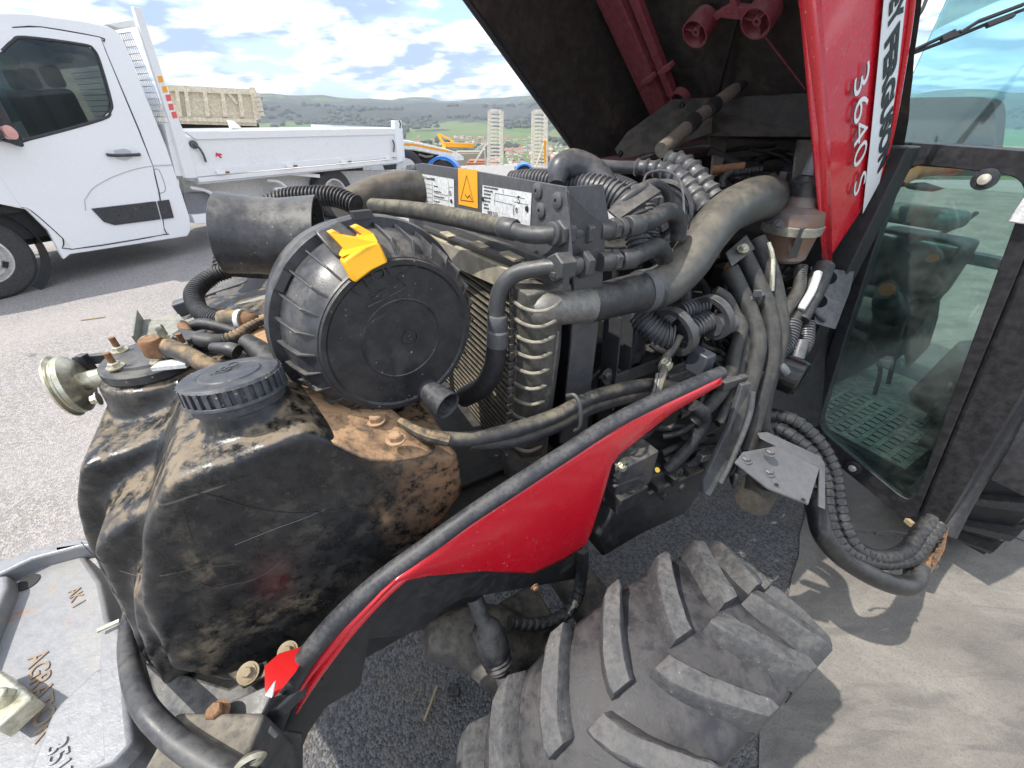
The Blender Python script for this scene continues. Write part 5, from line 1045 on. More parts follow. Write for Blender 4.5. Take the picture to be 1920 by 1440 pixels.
# terrain: polar sheet that falls to the valley and climbs the far hills
def ss(a, b, x): t = max(0, min(1, (x-a)/(b-a))); return t*t*(3-2*t)
def terr(r, az):
    """az in pixels of the photo's horizon"""
    x, y = r*sin(az), r*cos(az)
    n = noise.fractal(V((x/900, y/900, 0)), 1.0, 2.0, 5)
    lr = 13 if az > -.12 else (13+(-.12-az)*40 if az > -.6 else 36)
    z = -.1 - 92*(1-math.exp(-max(0, r-lr)/170.))*(1 if abs(az) < 2.2 else .03)
    fh = ss(1500, 3100, r)*(70+34*n) + ss(2500, 4600, r)*(126+ 60*noise.noise(V((az*5.2, 1, 0))) + 46*n) - ss(5200, 9000, r)*60
    sp_ = ss(1100, 2400, r)*26*max(0, noise.noise(V((x/520, y/520, 3))))
    z += (fh+sp_) + ss(200, 900, r)*(1-ss(2000, 3000, r))*6*n
    if r < lr: z = -.1
    return z
TM = MB(); rows = []; nr_, na = 150, 220
for i in range(nr_+1):
    r = .5+40*(i/20) if i <= 20 else 40.5*(9500/40.5)**((i-20)/(nr_-20))
    rows.append([V((r*sin(2*pi*j/na), r*cos(2*pi*j/na), terr(r, (2*pi*j/na+pi) % (2*pi)-pi))) for j in range(na)])
# finer wedge in view is merged by making the whole sheet fine in angle
q = NB('hillside'); q.co = q.geo.outputs['Position']
n1 = q.noise(.0016, 7, .62, .5); n2 = q.noise(.006, 5, .6, .8, (40, 9, 0)); n3 = q.noise(.03, 5, .7); v_ = q.vor(.0065, out=1); sv = q.N.new('ShaderNodeSeparateColor'); q.L.new(v_, sv.inputs[0])
meadow = q.mix(sv.outputs[0], (.10, .165, .045), (.16, .19, .075)); wood = q.mix(q.step(n3, .3, .7), (.036, .046, .028), (.085, .075, .058))
sxp = q.N.new('ShaderNodeSeparateXYZ'); q.L.new(q.co, sxp.inputs[0]); hz = q.step(sxp.outputs[2], -70, 10)
mk = q.step(q.math('SUBTRACT', q.math('ADD', n1, q.math('MULTIPLY', n2, .45)), q.math('MULTIPLY', hz, .30)), .60, .66)
mk = q.math('MAXIMUM', mk, q.math('MULTIPLY', q.step(sxp.outputs[2], 70, 110), q.step(n2, .5, .6)))
c = q.mix(mk, wood, meadow); q.set('Base Color', c); q.set('Roughness', .95); q.b.inputs['Specular IOR Level'].default_value = .1
q.bump(n3, .5, 12)
TM.grid(rows, closed_v=True).build('terrain', q.m, sharp=80, kind='structure')
# woods on the slopes: low crowns massed together
wd = MB(); rnd = random.Random(11)
ico = []; 
bm_ = bmesh.new(); bmesh.ops.create_icosphere(bm_, subdivisions=1, radius=1); iv = [v.co.copy() for v in bm_.verts]; ifc = [tuple(v.index for v in f.verts) for f in bm_.faces]; bm_.free()
def crown(mb, c, r, h, m=0):
    k = rnd.uniform(0, 6); mb.add([c+V((v.x*r*(1+.25*sin(5*v.y+k)), v.y*r, (v.z+.6)*h*.6*(1+.2*sin(7*v.x+k)))) for v in iv], ifc, m)
cnt = 0
while cnt < 5200:
    r = 420*(3500/420)**rnd.random(); a = radians(rnd.uniform(-62, 52)); x, y = r*sin(a), r*cos(a)
    nn = noise.fractal(V((x/420, y/420, 7)), 1, 2, 4) + (.12 if r > 2300 else -.05)
    if nn < .16: continue
    crown(wd, V((x, y, terr(r, a))), rnd.uniform(6, 13)*(1+r/3500), rnd.uniform(9, 15)*(1+r/6000), rnd.choice((0, 0, 1, 2))); cnt += 1
wmats = [plain('wood_green', (.040, .055, .030), .95), plain('wood_brown', (.07, .062, .048), .95), plain('wood_spring', (.06, .075, .035), .95)]
o = wd.build('far_woods', wmats, sharp=10, kind='stuff')
# town in the valley
roofs = [plain('roof_tile_%d' % i, c_, .8) for i, c_ in enumerate(((.36, .15, .09), (.30, .17, .12), (.42, .20, .13), (.16, .15, .15), (.40, .25, .18)))]
walls = [plain('render_%d' % i, c_, .8) for i, c_ in enumerate(((.62, .56, .46), (.7, .66, .58), (.55, .46, .36), (.75, .74, .7)))]
winm = plain('dark_window', (.04, .045, .05), .3)
hm = []
for i in range(12):
    mb = MB(); w_, l_, h_ = rnd.uniform(9, 13), rnd.uniform(11, 20), rnd.choice((6, 7, 9, 11)); rh = rnd.uniform(2.5, 4)
    mb.box(V((0, 0, h_/2-1)), w_, l_, h_+2)
    X, Y = w_/2+.5, l_/2+.5; mb.add([V((-X, -Y, h_)), V((X, -Y, h_)), V((X, Y, h_)), V((-X, Y, h_)), V((0, -Y, h_+rh)), V((0, Y, h_+rh))], [(0, 3, 5, 4), (1, 4, 5, 2), (0, 4, 1), (3, 2, 5), (0, 1, 2, 3)], 1)
    for s in (-1, 1):
        for a in range(3):
            for b in range(int(h_/3)): mb.box(V((s*(w_/2), -l_/3+a*l_/3, 1.6+b*3)), .2, 1.2, 1.5, m=2); 
        for b in range(int(h_/3)): 
            for cx in (-2.2, 2.2): mb.box(V((cx, s*l_/2, 1.6+b*3)), 1.2, .2, 1.5, m=2)
    mb.box(V((1.5, l_/4, h_+rh)), .8, .8, 1.6, m=0)
    hm.append((mb, w_))
proto = []
for i, (mb, _) in enumerate(hm):
    o = mb.build('valley_house', [walls[i % 4], roofs[i % 5], winm]); proto.append(o)
names_ = 'small house with tiled roof among many in the valley town'
cnt = 0; spots = []
while cnt < 296:
    y_px = rnd.uniform(262, 325); x_px = rnd.uniform(780, 1100) if rnd.random() < .92 else rnd.uniform(330, 700)
    rr = ray(x_px, y_px); az = atan2(rr.x, rr.y); r = 700+1300*rnd.random()**1.3
    dens = noise.noise(V((r*sin(az)/260, r*cos(az)/260, 9)))
    if dens < -.15: continue
    x, y = r*sin(az), r*cos(az)
    if any((x-a)**2+(y-b)**2 < 22**2 for a, b in spots): continue
    spots.append((x, y)); cnt += 1
    o = proto[cnt-1] if cnt <= 12 else proto[rnd.randrange(12)].copy()
    if cnt > 12: COL.objects.link(o)
    pi_ = cnt-1 if cnt <= 12 else proto.index(next(p_ for p_ in proto if p_.data == o.data))
    names_ = 'small valley house with %s roof and %s walls' % (('red tiled', 'brown tiled', 'orange tiled', 'dark slate', 'pale tiled')[pi_ % 5], ('cream', 'pale', 'tan', 'white')[pi_ % 4])
    o.location = (x, y, terr(r, az)+1); o.rotation_euler = (0, 0, rnd.uniform(0, 3.14)); o.scale = (1, 1, 1)
    tag(o, names_, 'house', 'houses of the valley town')
# single trees near the edge of the yard and in the valley
bark = plain('bark', (.09, .075, .06), .9)
def tree(x, y, z, h, lab, grp, sparse=False):
    t = empty('valley_tree', V((x, y, z)), lab, 'tree', grp)
    MB().tube([V((x, y, z-1)), V((x+.1, y, z+h*.5)), V((x, y+.1, z+h*.85))], [h*.03, h*.02, h*.006], n=6, seg=3).build('trunk', bark, t)
    mb = MB()
    for k in range(26):
        a = rnd.uniform(0, 6.28); e = rnd.uniform(-.6, 1); rr = h*.28*sqrt(rnd.random()); c = V((x+cos(a)*rr, y+sin(a)*rr, z+h*(.62+.3*e*.9)))
        crown(mb, c, h*rnd.uniform(.05, .11), h*rnd.uniform(.07, .13), rnd.choice((0, 2)))
    mb.build('crown', wmats, t, sharp=10)
kk = ('tree standing beyond the yard towards the valley', 'valley trees')
for k in range(26):
    x_px = rnd.uniform(760, 1075); rr = ray(x_px, 290); az = atan2(rr.x, rr.y); r = rnd.uniform(500, 1100)
    tree(r*sin(az), r*cos(az), terr(r, az), rnd.uniform(9, 15), kk[0], kk[1])
# haze box
hb = MB().box(V((0, 0, 35)), 19400, 19400, 400)
hz_ = bpy.data.materials.new('haze'); hz_.use_nodes = True; nt = hz_.node_tree; nt.nodes.clear(); oo = nt.nodes.new('ShaderNodeOutputMaterial'); pv_ = nt.nodes.new('ShaderNodeVolumePrincipled')
pv_.inputs['Color'].default_value = (.78, .87, 1, 1); pv_.inputs['Density'].default_value = .00013; pv_.inputs['Anisotropy'].default_value = .2
nt.links.new(pv_.outputs[0], oo.inputs['Volume'])
HZ = hb.build('haze', hz_, kind='stuff')
# litter on the ground
tw = plain('straw', (.42, .3, .16), .8)
tag(MB().tube([PZ(820, 1285, .012), PZ(808, 1318, .015), PZ(795, 1352, .01)], .0035, n=6).build('dry_twig', tw), 'dry twig lying on the asphalt left of the front tyre', 'twig')
tag(MB().bar(PZ(152, 600, .01), PZ(196, 594, .01), .012, .006).build('wood_splinter', tw), 'thin brown splinter of wood on the asphalt left of the filler cap', 'splinter')
tag(MB().box(PZ(850, 1297, .012), .04, .022, .02).build('rubber_scrap', M['rubber'], bevel=.003), 'small black rubber scrap on the asphalt beside the ball joint', 'scrap')
gr = MB()
for k in range(900):
    p = PZ(rnd.gauss(790, 90), rnd.gauss(1350, 60), .005) if k % 3 else PZ(rnd.uniform(0, 420), rnd.uniform(560, 1000), .005); s_ = rnd.uniform(.0008, .0022); a = V((rnd.uniform(-1, 1), rnd.uniform(-1, 1), rnd.uniform(-.3, .3))).normalized()
    gr.box(p, s_*2, s_, s_, a, a.cross(UP).normalized(), UP)
gr.build('loose_grit', plain('grit', (.24, .2, .16), .9), kind='stuff')
# ================================================================ WHITE TIPPER VAN
VD = V((sin(radians(28.6)), cos(radians(28.6)), 0)); VN = V((VD.y, -VD.x, 0))      # rearwards along the van, outward to us
V0 = PZ(15, 562, 0)
def vp(x, y, o=0): return hit(x, y, V0+VN*o, VN)
def vl(a, o, z): return V0+VD*a+VN*o+UP*z
VAN = empty('tipper_van', vl(1.8, -.9, 0), 'white single-cab tipper van with lowered drop side and mesh headboard, nearest vehicle at left', 'van')
vw = dirty('van_white', (.87, .88, .89), .25, dust=(.6, .58, .53), da=.1, top=.02, sc=4, bump=.02, coat=.8, c2=(.85, .86, .87))
vb = dirty('van_bed_white', (.82, .82, .82), .4, dust=(.45, .4, .32), da=.35, top=.25, sc=6, bump=.1, c2=(.77, .77, .77))
vg = glass('van_glass', (.42, .47, .47), 1.0, .0, (.3, .3, .3), .02)
WB_ = (vp(620, 415)-V0).dot(VD)
body = [(-60, 395), (0, 383), (50, 393), (90, 432), (117, 482), (120, 487), (132, 477), (352, 443), (358, 431), (356, 408), (331, 331), (311, 272), (249, 117), (233, 78), (222, 60), (202, 49), (156, 39), (54, 25), (-30, 23), (-120, 60), (-230, 130), (-330, 260), (-420, 300), (-440, 420), (-240, 520), (-150, 440)]
body = [vp(x, y) for x, y in body]
win = [vp(x, y) for x, y in ((-25, 110), (4, 96), (23, 78), (47, 70), (156, 84), (175, 93), (187, 117), (208, 190), (206, 208), (190, 224), (54, 261), (39, 260), (0, 198), (-25, 150))]
MB().prism(body, -VN*.06, holes=[win]).build('cab_side', vw, VAN, bevel=.012, seg=3)
body2 = [p-VN*1.9 for p in body]; win2 = [p-VN*1.9 for p in win]
MB().prism(body2, -VN*.05, holes=[win2]).build('cab_side', vw, VAN, bevel=.01)
def zof(p): return p.z
# roof/back skin strip between sides
for nm_, st_ in (('back_panel', [7, 8, 9, 10, 11]), ('roof', [12, 13, 14, 15, 16, 17, 18, 19])):
    rows = [[body[i]-VN*.03, body[i]-VN*.9+UP*.03*(1 if i > 12 else 0), body[i]-VN*1.93] for i in st_]
    MB().grid(rows).build(nm_, vw, VAN).modifiers.new('s', 'SOLIDIFY').thickness = .03
MB().prism([p for p in win], -VN*.01).build('side_window', vg, VAN); MB().prism([p for p in win2], -VN*.01).build('side_window', vg, VAN)
wr_ = MB()
pw = win+[win[0]]; wr_.tube([p+VN*.002 for p in pw[6:8]+pw[8:13]] , .012, n=8); 
MB().tube([p+VN*.001 for p in win[1:]+[win[0]]], .014, n=8, seg=4).build('window_seal', M['rubber2'], VAN)
# door panel standing 5 mm proud, with its gap
door = [vp(x, y) for x, y in ((-30, 60), (23, 52), (78, 51), (187, 70), (194, 79), (198, 97), (286, 311), (307, 428), (304, 440), (134, 467), (118, 447), (60, 396), (40, 389), (0, 330), (-30, 300))]
MB().tube([p+VN*.0015 for p in door[1:13]], .006, n=6, seg=3).build('door_gap', M['ink'], VAN)
MB().prism([p+VN*.006 for p in door], -VN*.005, holes=[[p+VN*.006 for p in win]]).build('door', vw, VAN, bevel=.003)
for a, nm in ((((158, 375), (175, 352), (210, 332), (250, 318), (286, 311), (322, 309)), 'crease'), (((158, 375), (160, 395)), 'crease')):
    MB().tube([vp(x, y)+VN*.008 for x, y in a], .0045, n=6).build(nm, plain('crease_grey', (.5, .5, .52), .5), VAN)
hdl = MB().tube([vp(200, 290)+VN*.012, vp(210, 291)+VN*.05, vp(252, 290)+VN*.05, vp(260, 289)+VN*.012], .016, n=12).build('door_handle', M['black'], VAN)
MB().prism([vp(x, y)+VN*.009 for x, y in ((212, 282), (232, 278), (245, 283), (248, 296), (235, 301), (218, 298))], -VN*.004).build('handle_recess', plain('recess_grey', (.55, .56, .58), .4), VAN, bevel=.002)
MB().prism([vp(x, y)+VN*.022 for x, y in ((170, 391), (291, 377), (300, 411), (214, 422), (194, 416))], -VN*.02).build('side_moulding', M['black'], VAN, bevel=.006)
MB().prism([vp(x, y)+VN*.018 for x, y in ((294, 377), (316, 374), (325, 408), (303, 411))], -VN*.02).build('side_moulding', M['black'], VAN, bevel=.004)
MB().tube([vp(x, y)+VN*.002 for x, y in ((276, 335), (284, 322), (298, 319), (310, 357), (286, 361), (277, 345))], .004, n=6, seg=4).build('fuel_flap_gap', plain('crease_grey2', (.35, .35, .37), .5), VAN)
# wheel arch and front wheel
def wheel(par, c, R, w=.2, hub='steel', inner=True):
    t_ = empty('wheel', c, '', ''); 
    for k in ('label', 'category'): del t_[k]
    t_.parent = par; t_.location = c-WL[par.name]
    tr = dirty('road_tyre', (.035, .034, .034), .75, dust=(.2, .18, .15), da=.4, top=.1, sc=9)
    MB().lathe(c, VN, [(-w, R*.55), (-w, R*.9), (-w*.85, R), (-w*.15, R), (0, R*.92), (.008, R*.78), (0, R*.6), (-.02, R*.58)], 64).build('tyre', tr, t_)
    rm = dirty('wheel_paint', (.5, .49, .47), .45, .2, dust=(.28, .22, .16), da=.7, top=.1, sc=10)
    if hub == 'steel':
        MB().lathe(c, VN, [(-.02, R*.6), (.0, R*.6), (.004, R*.56), (-.05, R*.5), (-.06, R*.42), (-.01, R*.38), (-.01, R*.2), (.03, R*.16), (.035, 1e-4)], 48).build('rim', rm, t_)
        for k in range(6):
            a = k*pi/3; d = VD*cos(a)+UP*sin(a); MB().bolt(c+d*R*.29-VN*.01, VN, .014, .03).build('wheel_nut', M['rust'], t_)
            MB().box(c+(VD*cos(a+.5)+UP*sin(a+.5))*R*.47-VN*.045, .03, .06, .03, VD*cos(a+.5)+UP*sin(a+.5), VD*-sin(a+.5)+UP*cos(a+.5), VN).build('rim_slot', M['ink'], t_)
        MB().cyl(c+VN*.02, c+VN*.05, .045, n=24).build('hub_cap', M['rust'], t_)
    else:
        MB().lathe(c, VN, [(.004, R*.60), (.006, R*.57), (-.02, R*.55), (-.16, R*.52), (-.17, R*.2), (-.10, R*.2), (-.10, 1e-4)], 48).build('rim', rm, t_)
        MB().lathe(c-VN*.005, VN, [(0, R*.62), (.010, R*.60), (.010, R*.555), (0, R*.55)], 48).build('bright_ring', M['label'], t_)
R1 = .385
wheel(VAN, vl(0, -.04, R1), R1)
MB().lathe(vl(0, -.30, R1+.02), VN, [(0, R1+.10), (.24, R1+.10), (.24, R1+.095), (.0, R1+.09)], 40).build('wheel_arch', M['ink'], VAN)
MB().box(vl(.1, -1.0, .62), 1.2, 1.5, .45, VD, VN, UP).build('engine_bay', M['ink'], VAN)
# interior
MB().box(vl(.95, -.95, .75), 1.5, 1.75, .06, VD, VN, UP).build('cab_floor', M['ink'], VAN)
MB().box(vl(1.60, -.95, 1.05), .06, 1.75, .6, VD, VN, UP).box(vl(1.0, -.98, .62), 1.4, 1.7, .3, VD, VN, UP).build('cab_back_lining', M['dark'], VAN)
for o_ in (-.45, -1.05, -1.45):
    s0 = MB().box(vl(1.05, o_, 1.1), .5, .45, .16, VD, VN, UP).box(vl(1.35, o_, 1.42), .14, .45, .6, VD, VN, UP).build('van_seat', seatm, VAN, bevel=.04)
    MB().box(vl(1.38, o_, 1.82), .10, .26, .18, VD, VN, UP).build('headrest', seatm, VAN, bevel=.04, seg=3)
MB().box(vl(.25, -.95, 1.25), .5, 1.7, .3, VD, VN, UP).build('dashboard', M['dark'], VAN, bevel=.05)
MB().lathe(vl(.55, -.45, 1.42), V((VD.x*-.6, VD.y*-.6, -.8))*-1, [(0, .2), (.02, .21), (.03, .2), (.02, .185)], 32).build('steering_wheel', M['black'], VAN)
# mirror with red-white lamp at frame edge
MB().lathe(vp(4, 248)+VN*.16, V((1, 0, .1)), [(-.04, 1e-4), (-.03, .05), (.02, .055), (.03, 1e-4)], 20).build('indicator', plain('clear_amber', (.7, .35, .3), .2), VAN)
MB().prism([vp(x, y)+VN*.02 for x, y in ((-10, 190), (5, 205), (22, 245), (42, 272), (38, 276), (15, 268), (-10, 262))], VN*.04).build('mirror_base', M['black'], VAN, bevel=.008)
MB().tube([vp(-8, 260)+VN*.06, vp(-30, 255)+VN*.2], .03, n=10).box(vp(-60, 215)+VN*.25, .12, .2, .34, VD, VN, UP).build('mirror', M['black'], VAN, bevel=.02)
# chassis, tool box, step, mudguards
MB().prism([vp(x, y, -.25) for x, y in ((340, 330), (760, 318), (760, 345), (620, 372), (420, 402), (352, 408))], -VN*.08).build('chassis_rail', dirty('spotted_rail', (.5, .49, .47), .5, dust=(.3, .26, .2), da=.6, top=.2, spot=(.05, .05, .05)), VAN)
MB().prism([vp(x, y, -.12) for x, y in ((345, 364), (398, 360), (404, 400), (352, 408))], -VN*.3).build('tool_box', dirty('grey_box', (.16, .16, .17), .5, dust=(.3, .28, .25), da=.3, top=.2, spot=(.02, .02, .02)), VAN, bevel=.004)
for pts in (((358, 352), (385, 357), (402, 368), (408, 385), (410, 405), (412, 418)), ((500, 338), (520, 340), (535, 350), (544, 364), (546, 372))):
    MB().tube([vp(x, y, -.05) for x, y in pts], .022, n=10).build('mudguard_bracket', vb, VAN)
MB().prism([vp(x, y, -.02) for x, y in ((360, 403), (412, 398), (414, 414), (400, 419), (366, 419))], -VN*.12).build('step', vw, VAN, bevel=.006)
MB().prism([vp(x, y, -.03) for x, y in ((515, 352), (545, 350), (548, 372), (520, 376))], -VN*.05).build('lamp_panel', vb, VAN, bevel=.004)
rw = vp(632, 352); ca = (rw-V0).dot(VD)
wheel(VAN, vl(ca, -.06, R1), R1, hub='dish'); wheel(VAN, vl(ca, -.35, R1), R1, hub='dish')
MB().bar(vp(545, 325, -.03), vp(598, 330, -.03), .05, .05).build('bracket', vb, VAN)
MB().box(vl(ca-.6, -.9, .55), 2.8, .8, .14, VD, VN, UP).build('frame', M['dark'], VAN)
# tipping bed: near drop side, floor, far side, tail, posts
bz = lambda x, y: vp(x, y, .06)
bed_far = 1.95
BD = MB().prism([bz(x, y) for x, y in ((347, 247), (752, 240), (757, 252), (368, 262))], -VN*.05).build('side_top_rail', vb, VAN, bevel=.006)
MB().prism([bz(x, y)-VN*.02 for x, y in ((352, 258), (753, 250), (756, 296), (368, 331))], -VN*.03).build('drop_side', vb, VAN)
MB().prism([bz(x, y) for x, y in ((366, 318), (756, 285), (757, 294), (369, 332))], -VN*.05).build('side_bottom_rail', vb, VAN, bevel=.006)
MB().prism([bz(x, y)-VN*.01 for x, y in ((371, 333), (757, 297), (757, 306), (374, 346))], -VN*.08).build('bed_edge_beam', dirty('grey_beam', (.42, .42, .41), .5, dust=(.35, .3, .22), da=.5, top=.3), VAN)
bl = (bz(750, 290)-bz(371, 333)).length; b0 = bz(371, 333); bd_ = (bz(757, 298)-b0).normalized()
MB().prism([b0, b0+bd_*bl, b0+bd_*bl-VN*bed_far, b0-VN*bed_far], V((0, 0, -.05))).build('bed_floor', vb, VAN)
MB().prism([p-VN*bed_far for p in (bz(347, 247), bz(752, 240), bz(756, 296), bz(368, 331))], -VN*.04).build('drop_side', vb, VAN)
tl = MB().prism([bz(752, 240), bz(757, 300), bz(757, 300)-VN*bed_far, bz(752, 240)-VN*bed_far], VD*.04).build('tail_board', vb, VAN)
MB().prism([bz(x, y)+VN*.01 for x, y in ((738, 226), (752, 226), (756, 302), (745, 306))], -VN*.08).build('corner_post', vw, VAN, bevel=.006)
MB().tube([bz(747, 226), bz(750, 232), bz(749, 240)], .02, n=8).build('latch_hook', M['steel'], VAN)
MB().prism([p-VN*bed_far for p in (bz(575, 226), bz(584, 228), bz(595, 240), bz(600, 245), bz(580, 247))], -VN*.06).build('far_post', vw, VAN)
MB().prism([vp(x, y, -1.9) for x, y in ((585, 233), (740, 239), (745, 248), (590, 246))], -VN*.04).build('far_rail', vw, VAN)
for pts in (((363, 272, ), (371, 276), (380, 290), (385, 304)), ((735, 262), (738, 272), (737, 285))):
    MB().tube([bz(x, y)+VN*.015 for x, y in pts], .013, n=8).build('latch_lever', M['steel2'], VAN)
MB().lathe(bz(364, 271)-VN*.02, VN, [(0, 1e-4), (0, .045), (.02, .045), (.03, 1e-4)], 20).build('latch_pivot', M['steel2'], VAN)
stk = MB().lathe(bz(411, 291)-VN*.019, VN, [(0, 1e-4), (0, .065), (.002, .065), (.002, 1e-4)], 28).build('round_sticker', M['white'], VAN)
MB().tube([bz(406, 287)-VN*.016, bz(411, 291)-VN*.016, bz(416, 296)-VN*.016], .012, n=6).tube([bz(406, 293)-VN*.016, bz(411, 289)-VN*.016, bz(417, 290)-VN*.016], .010, n=6).build('sticker_mark', plain('sticker_red', (.7, .04, .08), .5), stk)
for x, y in ((412, 323), (540, 311), (642, 303), (725, 296)): MB().box(bz(x, y)+VN*.02, .10, .04, .04, VD, VN, UP).build('bed_hinge', vw, VAN, bevel=.004); MB().box(bz(x+13, y)+VN*.01, .05, .03, .02, VD, VN, UP).build('hinge_pin', M['rust'], VAN)
# headboard: slanted post, mesh, top box
hb0 = [(249, 12), (265, 14), (358, 300), (371, 334), (345, 336), (330, 290)]
MB().prism([vp(x, y, .05) for x, y in ((249, 12), (264, 14), (312, 165), (334, 222), (352, 262), (371, 334), (348, 334), (328, 262), (318, 228))], -VN*.05).build('headboard_post', vb, VAN, bevel=.004)
MB().prism([vp(x, y, -1.9) for x, y in ((249, 12), (264, 14), (371, 334), (348, 334))], -VN*.05).build('headboard_post', vb, VAN, bevel=.004)
MB().prism([vp(x, y, .0) for x, y in ((200, 45), (250, 37), (256, 50), (222, 52))], -VN*1.9).build('headboard_top', vb, VAN)
ms = MB()
a0, a1 = vp(246, 60, 0), vp(318, 230, 0); 
for k in range(15): p = a0.lerp(a1, k/14); ms.bar(p, p-VN*1.85, .008, .008)
for k in range(46): o_ = -VN*(.02+k*.04); ms.bar(a0+o_, a1+o_, .008, .008, VN)
o = ms.build('headboard_mesh', vb, VAN); o['kind'] = 'stuff'
MB().prism([vp(x, y, .0) for x, y in ((318, 230), (345, 330), (330, 330), (308, 232))], -VN*1.9).build('headboard_panel', vb, VAN)
for k, (x, y, c_) in enumerate(((300, 149, 0), (308, 168, 0), (315, 184, 1), (320, 201, 1), (326, 216, 1))):
    dd_ = V((0, 0, 0)); w_ = 5; MB().prism([vp(xx, yy, .052) for xx, yy in ((x-w_, y-6), (x+w_-1, y-7), (x+w_+2, y+5), (x-w_+3, y+6))], -VN*.002).build('warning_decal', M['orange'] if c_ == 0 else plain('decal_red%d' % k, (.75, .12, .12), .5), VAN)
# ================================================================ OTHER VEHICLES
def axes(th): d = V((sin(radians(th)), cos(radians(th)), 0)); return d, V((d.y, -d.x, 0))
# beige tipper truck behind the van
bgm = dirty('beige_tipper_paint', (.60, .54, .42), .55, dust=(.40, .30, .18), da=.6, top=.2, sc=2.5, bump=.2)
TD, TN = axes(52); t0 = P(300, 235, 11.5); t0.z = 0
def tb(x, y, o=0): return hit(x, y, t0+TN*o, TN)
BT = empty('tipper_truck', t0, 'worn beige tipper truck seen over the side of the white van', 'truck')
MB().prism([tb(x, y) for x, y in ((300, 160), (480, 170), (490, 222), (478, 228), (316, 222), (300, 222))], -TN*.05).build('bed_side', bgm, BT)
MB().bar(tb(296, 164, .05), tb(480, 173, .05), .12, .14).bar(tb(320, 222, .04), tb(480, 227, .04), .1, .10).build('side_rail', bgm, BT)
for x in (328, 345, 380, 413, 445): MB().prism([tb(x, 170, .16), tb(x+7, 170, .16), tb(x+14, 219, .16), tb(x+6, 219, .16)], -TN*.16).build('side_rib', bgm, BT)
MB().bar(tb(425, 172, .05), tb(445, 195, .05), .08, .08).build('side_rib', bgm, BT)
MB().prism([tb(x, y, .1) for x, y in ((467, 164), (478, 164), (491, 222), (478, 226))], -TN*.15).build('corner_post', bgm, BT)
for k in range(5): MB().box(tb(482+k*2, 178+k*9, .1), .14, .16, .10, TD, TN, UP).build('tail_hinge', bgm, BT)
w0 = tb(300, 222); w1 = tb(480, 228)
MB().prism([w0, w1, w1-TN*2.2, w0-TN*2.2], V((0, 0, -.12))).build('bed_floor', bgm, BT)
MB().prism([tb(x, y, -2.2) for x, y in ((300, 160), (480, 170), (490, 222), (300, 222))], -TN*.05).build('bed_side', bgm, BT)
MB().bar(tb(300, 236, -.6), tb(485, 238, -.6), .3, .2).build('chassis', M['dark'], BT)
for x in (374, 250):
    c = tb(x, 256, -.1); c.z = .5
    MB().lathe(c, TN, [(-.3, .3), (-.3, .48), (-.28, .52), (-.02, .52), (0, .48), (0, .32), (-.1, .3), (-.1, 1e-4)], 40).build('wheel', M['rubber2'], BT)
    MB().lathe(c-TN*.15, TN, [(0, .56), (.3, .56), (.3, .54), (0, .54)], 30, a0=0, a1=pi).build('mudguard', M['black'], BT)
cb0 = tb(240, 230, -.1); cb0.z = 0
MB().box(cb0-TD*1.0-TN*1.1+UP*1.6, 1.9, 2.2, 2.2, TD, TN, UP).build('truck_cab', bgm, BT, bevel=.1)
# white low-loader truck with orange stripe and lettering
ow = dirty('loader_white', (.75, .74, .70), .4, da=.2, top=.1, sc=3)
LD, LN_ = axes(62); l0 = P(810, 290, 9.5); l0.z = 0
def lb(x, y, o=0): return hit(x, y, l0+LN_*o, LN_)
LT = empty('loader_truck', l0, 'white boom truck with orange stripe and lettering beyond the tipper bed', 'truck')
MB().prism([lb(x, y) for x, y in ((745, 262), (775, 265), (830, 277), (856, 285), (869, 294), (870, 300), (832, 303), (830, 292), (775, 280), (750, 282))], -LN_*.5).build('boom', ow, LT, bevel=.01)
MB().prism([lb(x, y, .006) for x, y in ((750, 268), (775, 269), (830, 280), (848, 284), (848, 287), (830, 284), (775, 273), (750, 273))], -LN_*.005).build('orange_stripe', M['orange'], LT)
a = lb(835, 297, .01); b = lb(850, 297, .01); text('FLEURY', .05, a, b-a, UP, M['ink'], LT, 'lettering', .001)
a = lb(848, 289, .01); b = lb(865, 292, .01)
MB().prism([lb(x, y, -.3) for x, y in ((775, 282), (832, 293), (838, 312), (770, 312))], -LN_*.8).build('under_frame', M['ink'], LT)
MB().tube([lb(785, 290, -.05), lb(800, 294, -.05), lb(812, 292, -.05)], .03, n=8).build('hydraulic_ram', M['alu'], LT)
for x in (762, 700):
    c = lb(x, 312, .05); c.z = .42
    MB().lathe(c, LN_, [(-.25, .2), (-.25, .40), (-.02, .42), (0, .38), (0, .27), (-.08, .25), (-.08, 1e-4)], 32).build('wheel', M['rubber2'], LT)
    MB().lathe(c-LN_*.06, LN_, [(0, .26), (.05, .24), (.05, .1), (.08, .09), (.08, 1e-4)], 24).build('rim', M['label'], LT)
MB().box(l0-LD*1.2-LN_*.9+UP*.5, 3.0, 1.4, .2, LD, LN_, UP).build('truck_frame', M['dark'], LT)
blue = plain('blue_paint', (.02, .16, .55), .3)
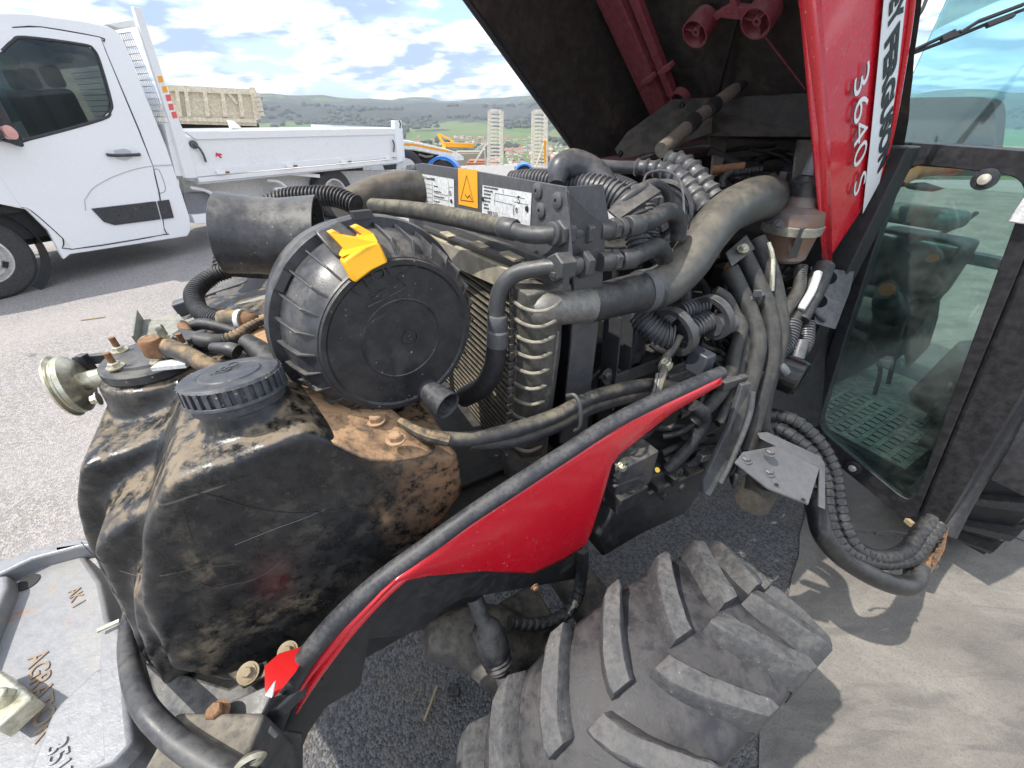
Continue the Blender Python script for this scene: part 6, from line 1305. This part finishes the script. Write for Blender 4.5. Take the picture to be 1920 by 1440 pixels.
# blue car-like mudguards: two blue machines
def blue_guard(x0, x1, y0, y1, t, lab):
    c0 = P((x0+x1)/2, y1, t); c0.z = 0
    e = empty('blue_trailer', c0, lab, 'trailer')
    r = (P(x1, y1, t)-P(x0, y1, t)).length/2; c = P((x0+x1)/2, y0+(x1-x0)/2, t)
    MB().lathe(c-V((0, .25, 0)), V((0, 1, 0)), [(0, r*.86), (0, r), (.4, r), (.4, r*.86), (0, r*.86)], 24, ref=V((0, 0, -1))).build('mudguard', blue, e)
    MB().lathe(c-V((0, .22, 0)), V((0, 1, 0)), [(0, 1e-4), (0, r*.45), (.02, r*.5), (.02, r*.75), (.3, r*.75)], 24).build('wheel', M['rubber2'], e)
    return e, c
e1_, c1_ = blue_guard(800, 866, 296, 316, 8.2, 'trailer with a pale blue mudguard behind the white boom')
e2_, c2_ = blue_guard(965, 1000, 307, 330, 6.8, 'trailer with bright blue mudguard, grey deck and two upright loading ramps')
dkm = dirty('deck_grey', (.3, .3, .3), .5, da=.4)
d0 = P(880, 318, 7.4); d1x = P(962, 318, 7.0)
MB().prism([P(875, 312, 7.6), P(964, 310, 6.9), P(966, 330, 6.9), P(875, 330, 7.6)], V((0, .06, 0))).build('deck_side', dkm, e2_)
MB().prism([P(855, 316, 8.5), P(965, 312, 7.0), P(1080, 318, 7.2), P(980, 306, 9.5), P(860, 311, 9.5)], V((0, 0, -.05))).build('deck', dkm, e2_)
rampm = dirty('ramp_galv', (.50, .47, .40), .5, .1, dust=(.4, .32, .22), da=.4, top=.2, sc=4)
for (xa, xb, ya, yb, t, n) in ((918, 944, 207, 318, 7.6, 16), (1000, 1027, 208, 324, 7.4, 17)):
    rp_ = MB(); A0, A1, B0, B1 = P(xa, ya, t), P(xb-4, ya+1, t), P(xa-2, yb, t*1.07), P(xb-4, yb, t*1.07)
    bk_ = V((0, .10, 0))
    rp_.bar(A0, B0, .025, .07, V((1, 0, 0))).bar(A1, B1, .025, .07, V((1, 0, 0)))
    R0 = rp_.build('loading_ramp', rampm, e2_)
    MB().bar(A1+V((.04, .05, 0)), B1+V((.04, .05, 0)), .06, .02, V((1, 0, 0))).build('ramp_rail', rampm, R0)
    for k in range(n):
        f = (k+.5)/n; MB().bar(A0.lerp(B0, f), A1.lerp(B1, f), .034, .03, V((0, 1, 0))).build('ramp_rung', rampm, R0)
    MB().bar(A0, A1, .04, .05).build('ramp_rung', rampm, R0)
MB().bar(P(1022, 262, 7.3), P(1022, 305, 7.7), .04, .04).build('orange_post', M['orange'], e2_)
for a, b in (((912, 270), (890, 305)), ((1020, 270), (1002, 318)), ((908, 280), (912, 318))): MB().bar(P(*a, 7.5), P(*b, 7.8), .03, .03).build('brace', rampm, e2_)
# orange crane arm and digger bits in the yard
oc = empty('orange_crane', V((P(850, 300, 14).x, P(850, 300, 14).y, 0)), 'orange folded crane arm beyond the white boom truck, in front of the town', 'crane')
for a, b, w_ in (((822, 252), (832, 272), .07), ((832, 271), (888, 273), .13), ((824, 252), (845, 262), .05), ((845, 262), (850, 270), .06), ((832, 270), (834, 300), .12)): MB().bar(P(*a, 14), P(*b, 14), w_, w_).build('arm_section', M['orange'], oc)
for a, b in (((910, 270), (868, 300)), ((868, 300), (866, 312))): MB().bar(P(*a, 14), P(*b, 14.2), .10, .10).build('stay', rampm, oc)
MB().box(V((P(845, 300, 14).x, P(845, 300, 14).y, .2)), .8, .6, .4).build('crane_base', dkm, oc, bevel=.05)
# crates and scrap on the yard edge
rnd = random.Random(8)
for k, (x, t, h_, c_, lab) in enumerate(((880, 13, .5, (.3, .28, .22), 'low grey-brown heap cover by the orange crane'), (905, 12, .35, (.35, .15, .1), 'small reddish crate beside the left loading ramp'), (1062, 11, .6, (.4, .38, .33), 'pale crate right of the second loading ramp'))):
    p = P(x, 320, t); tag(MB().box(V((p.x, p.y, h_/2)), .9, .6, h_).bar(V((p.x-.4, p.y, h_+.02)), V((p.x+.4, p.y, h_+.02)), .5, .04).build('crate', plain('crate_%d' % k, c_, .8), bevel=.02), lab, 'crate')
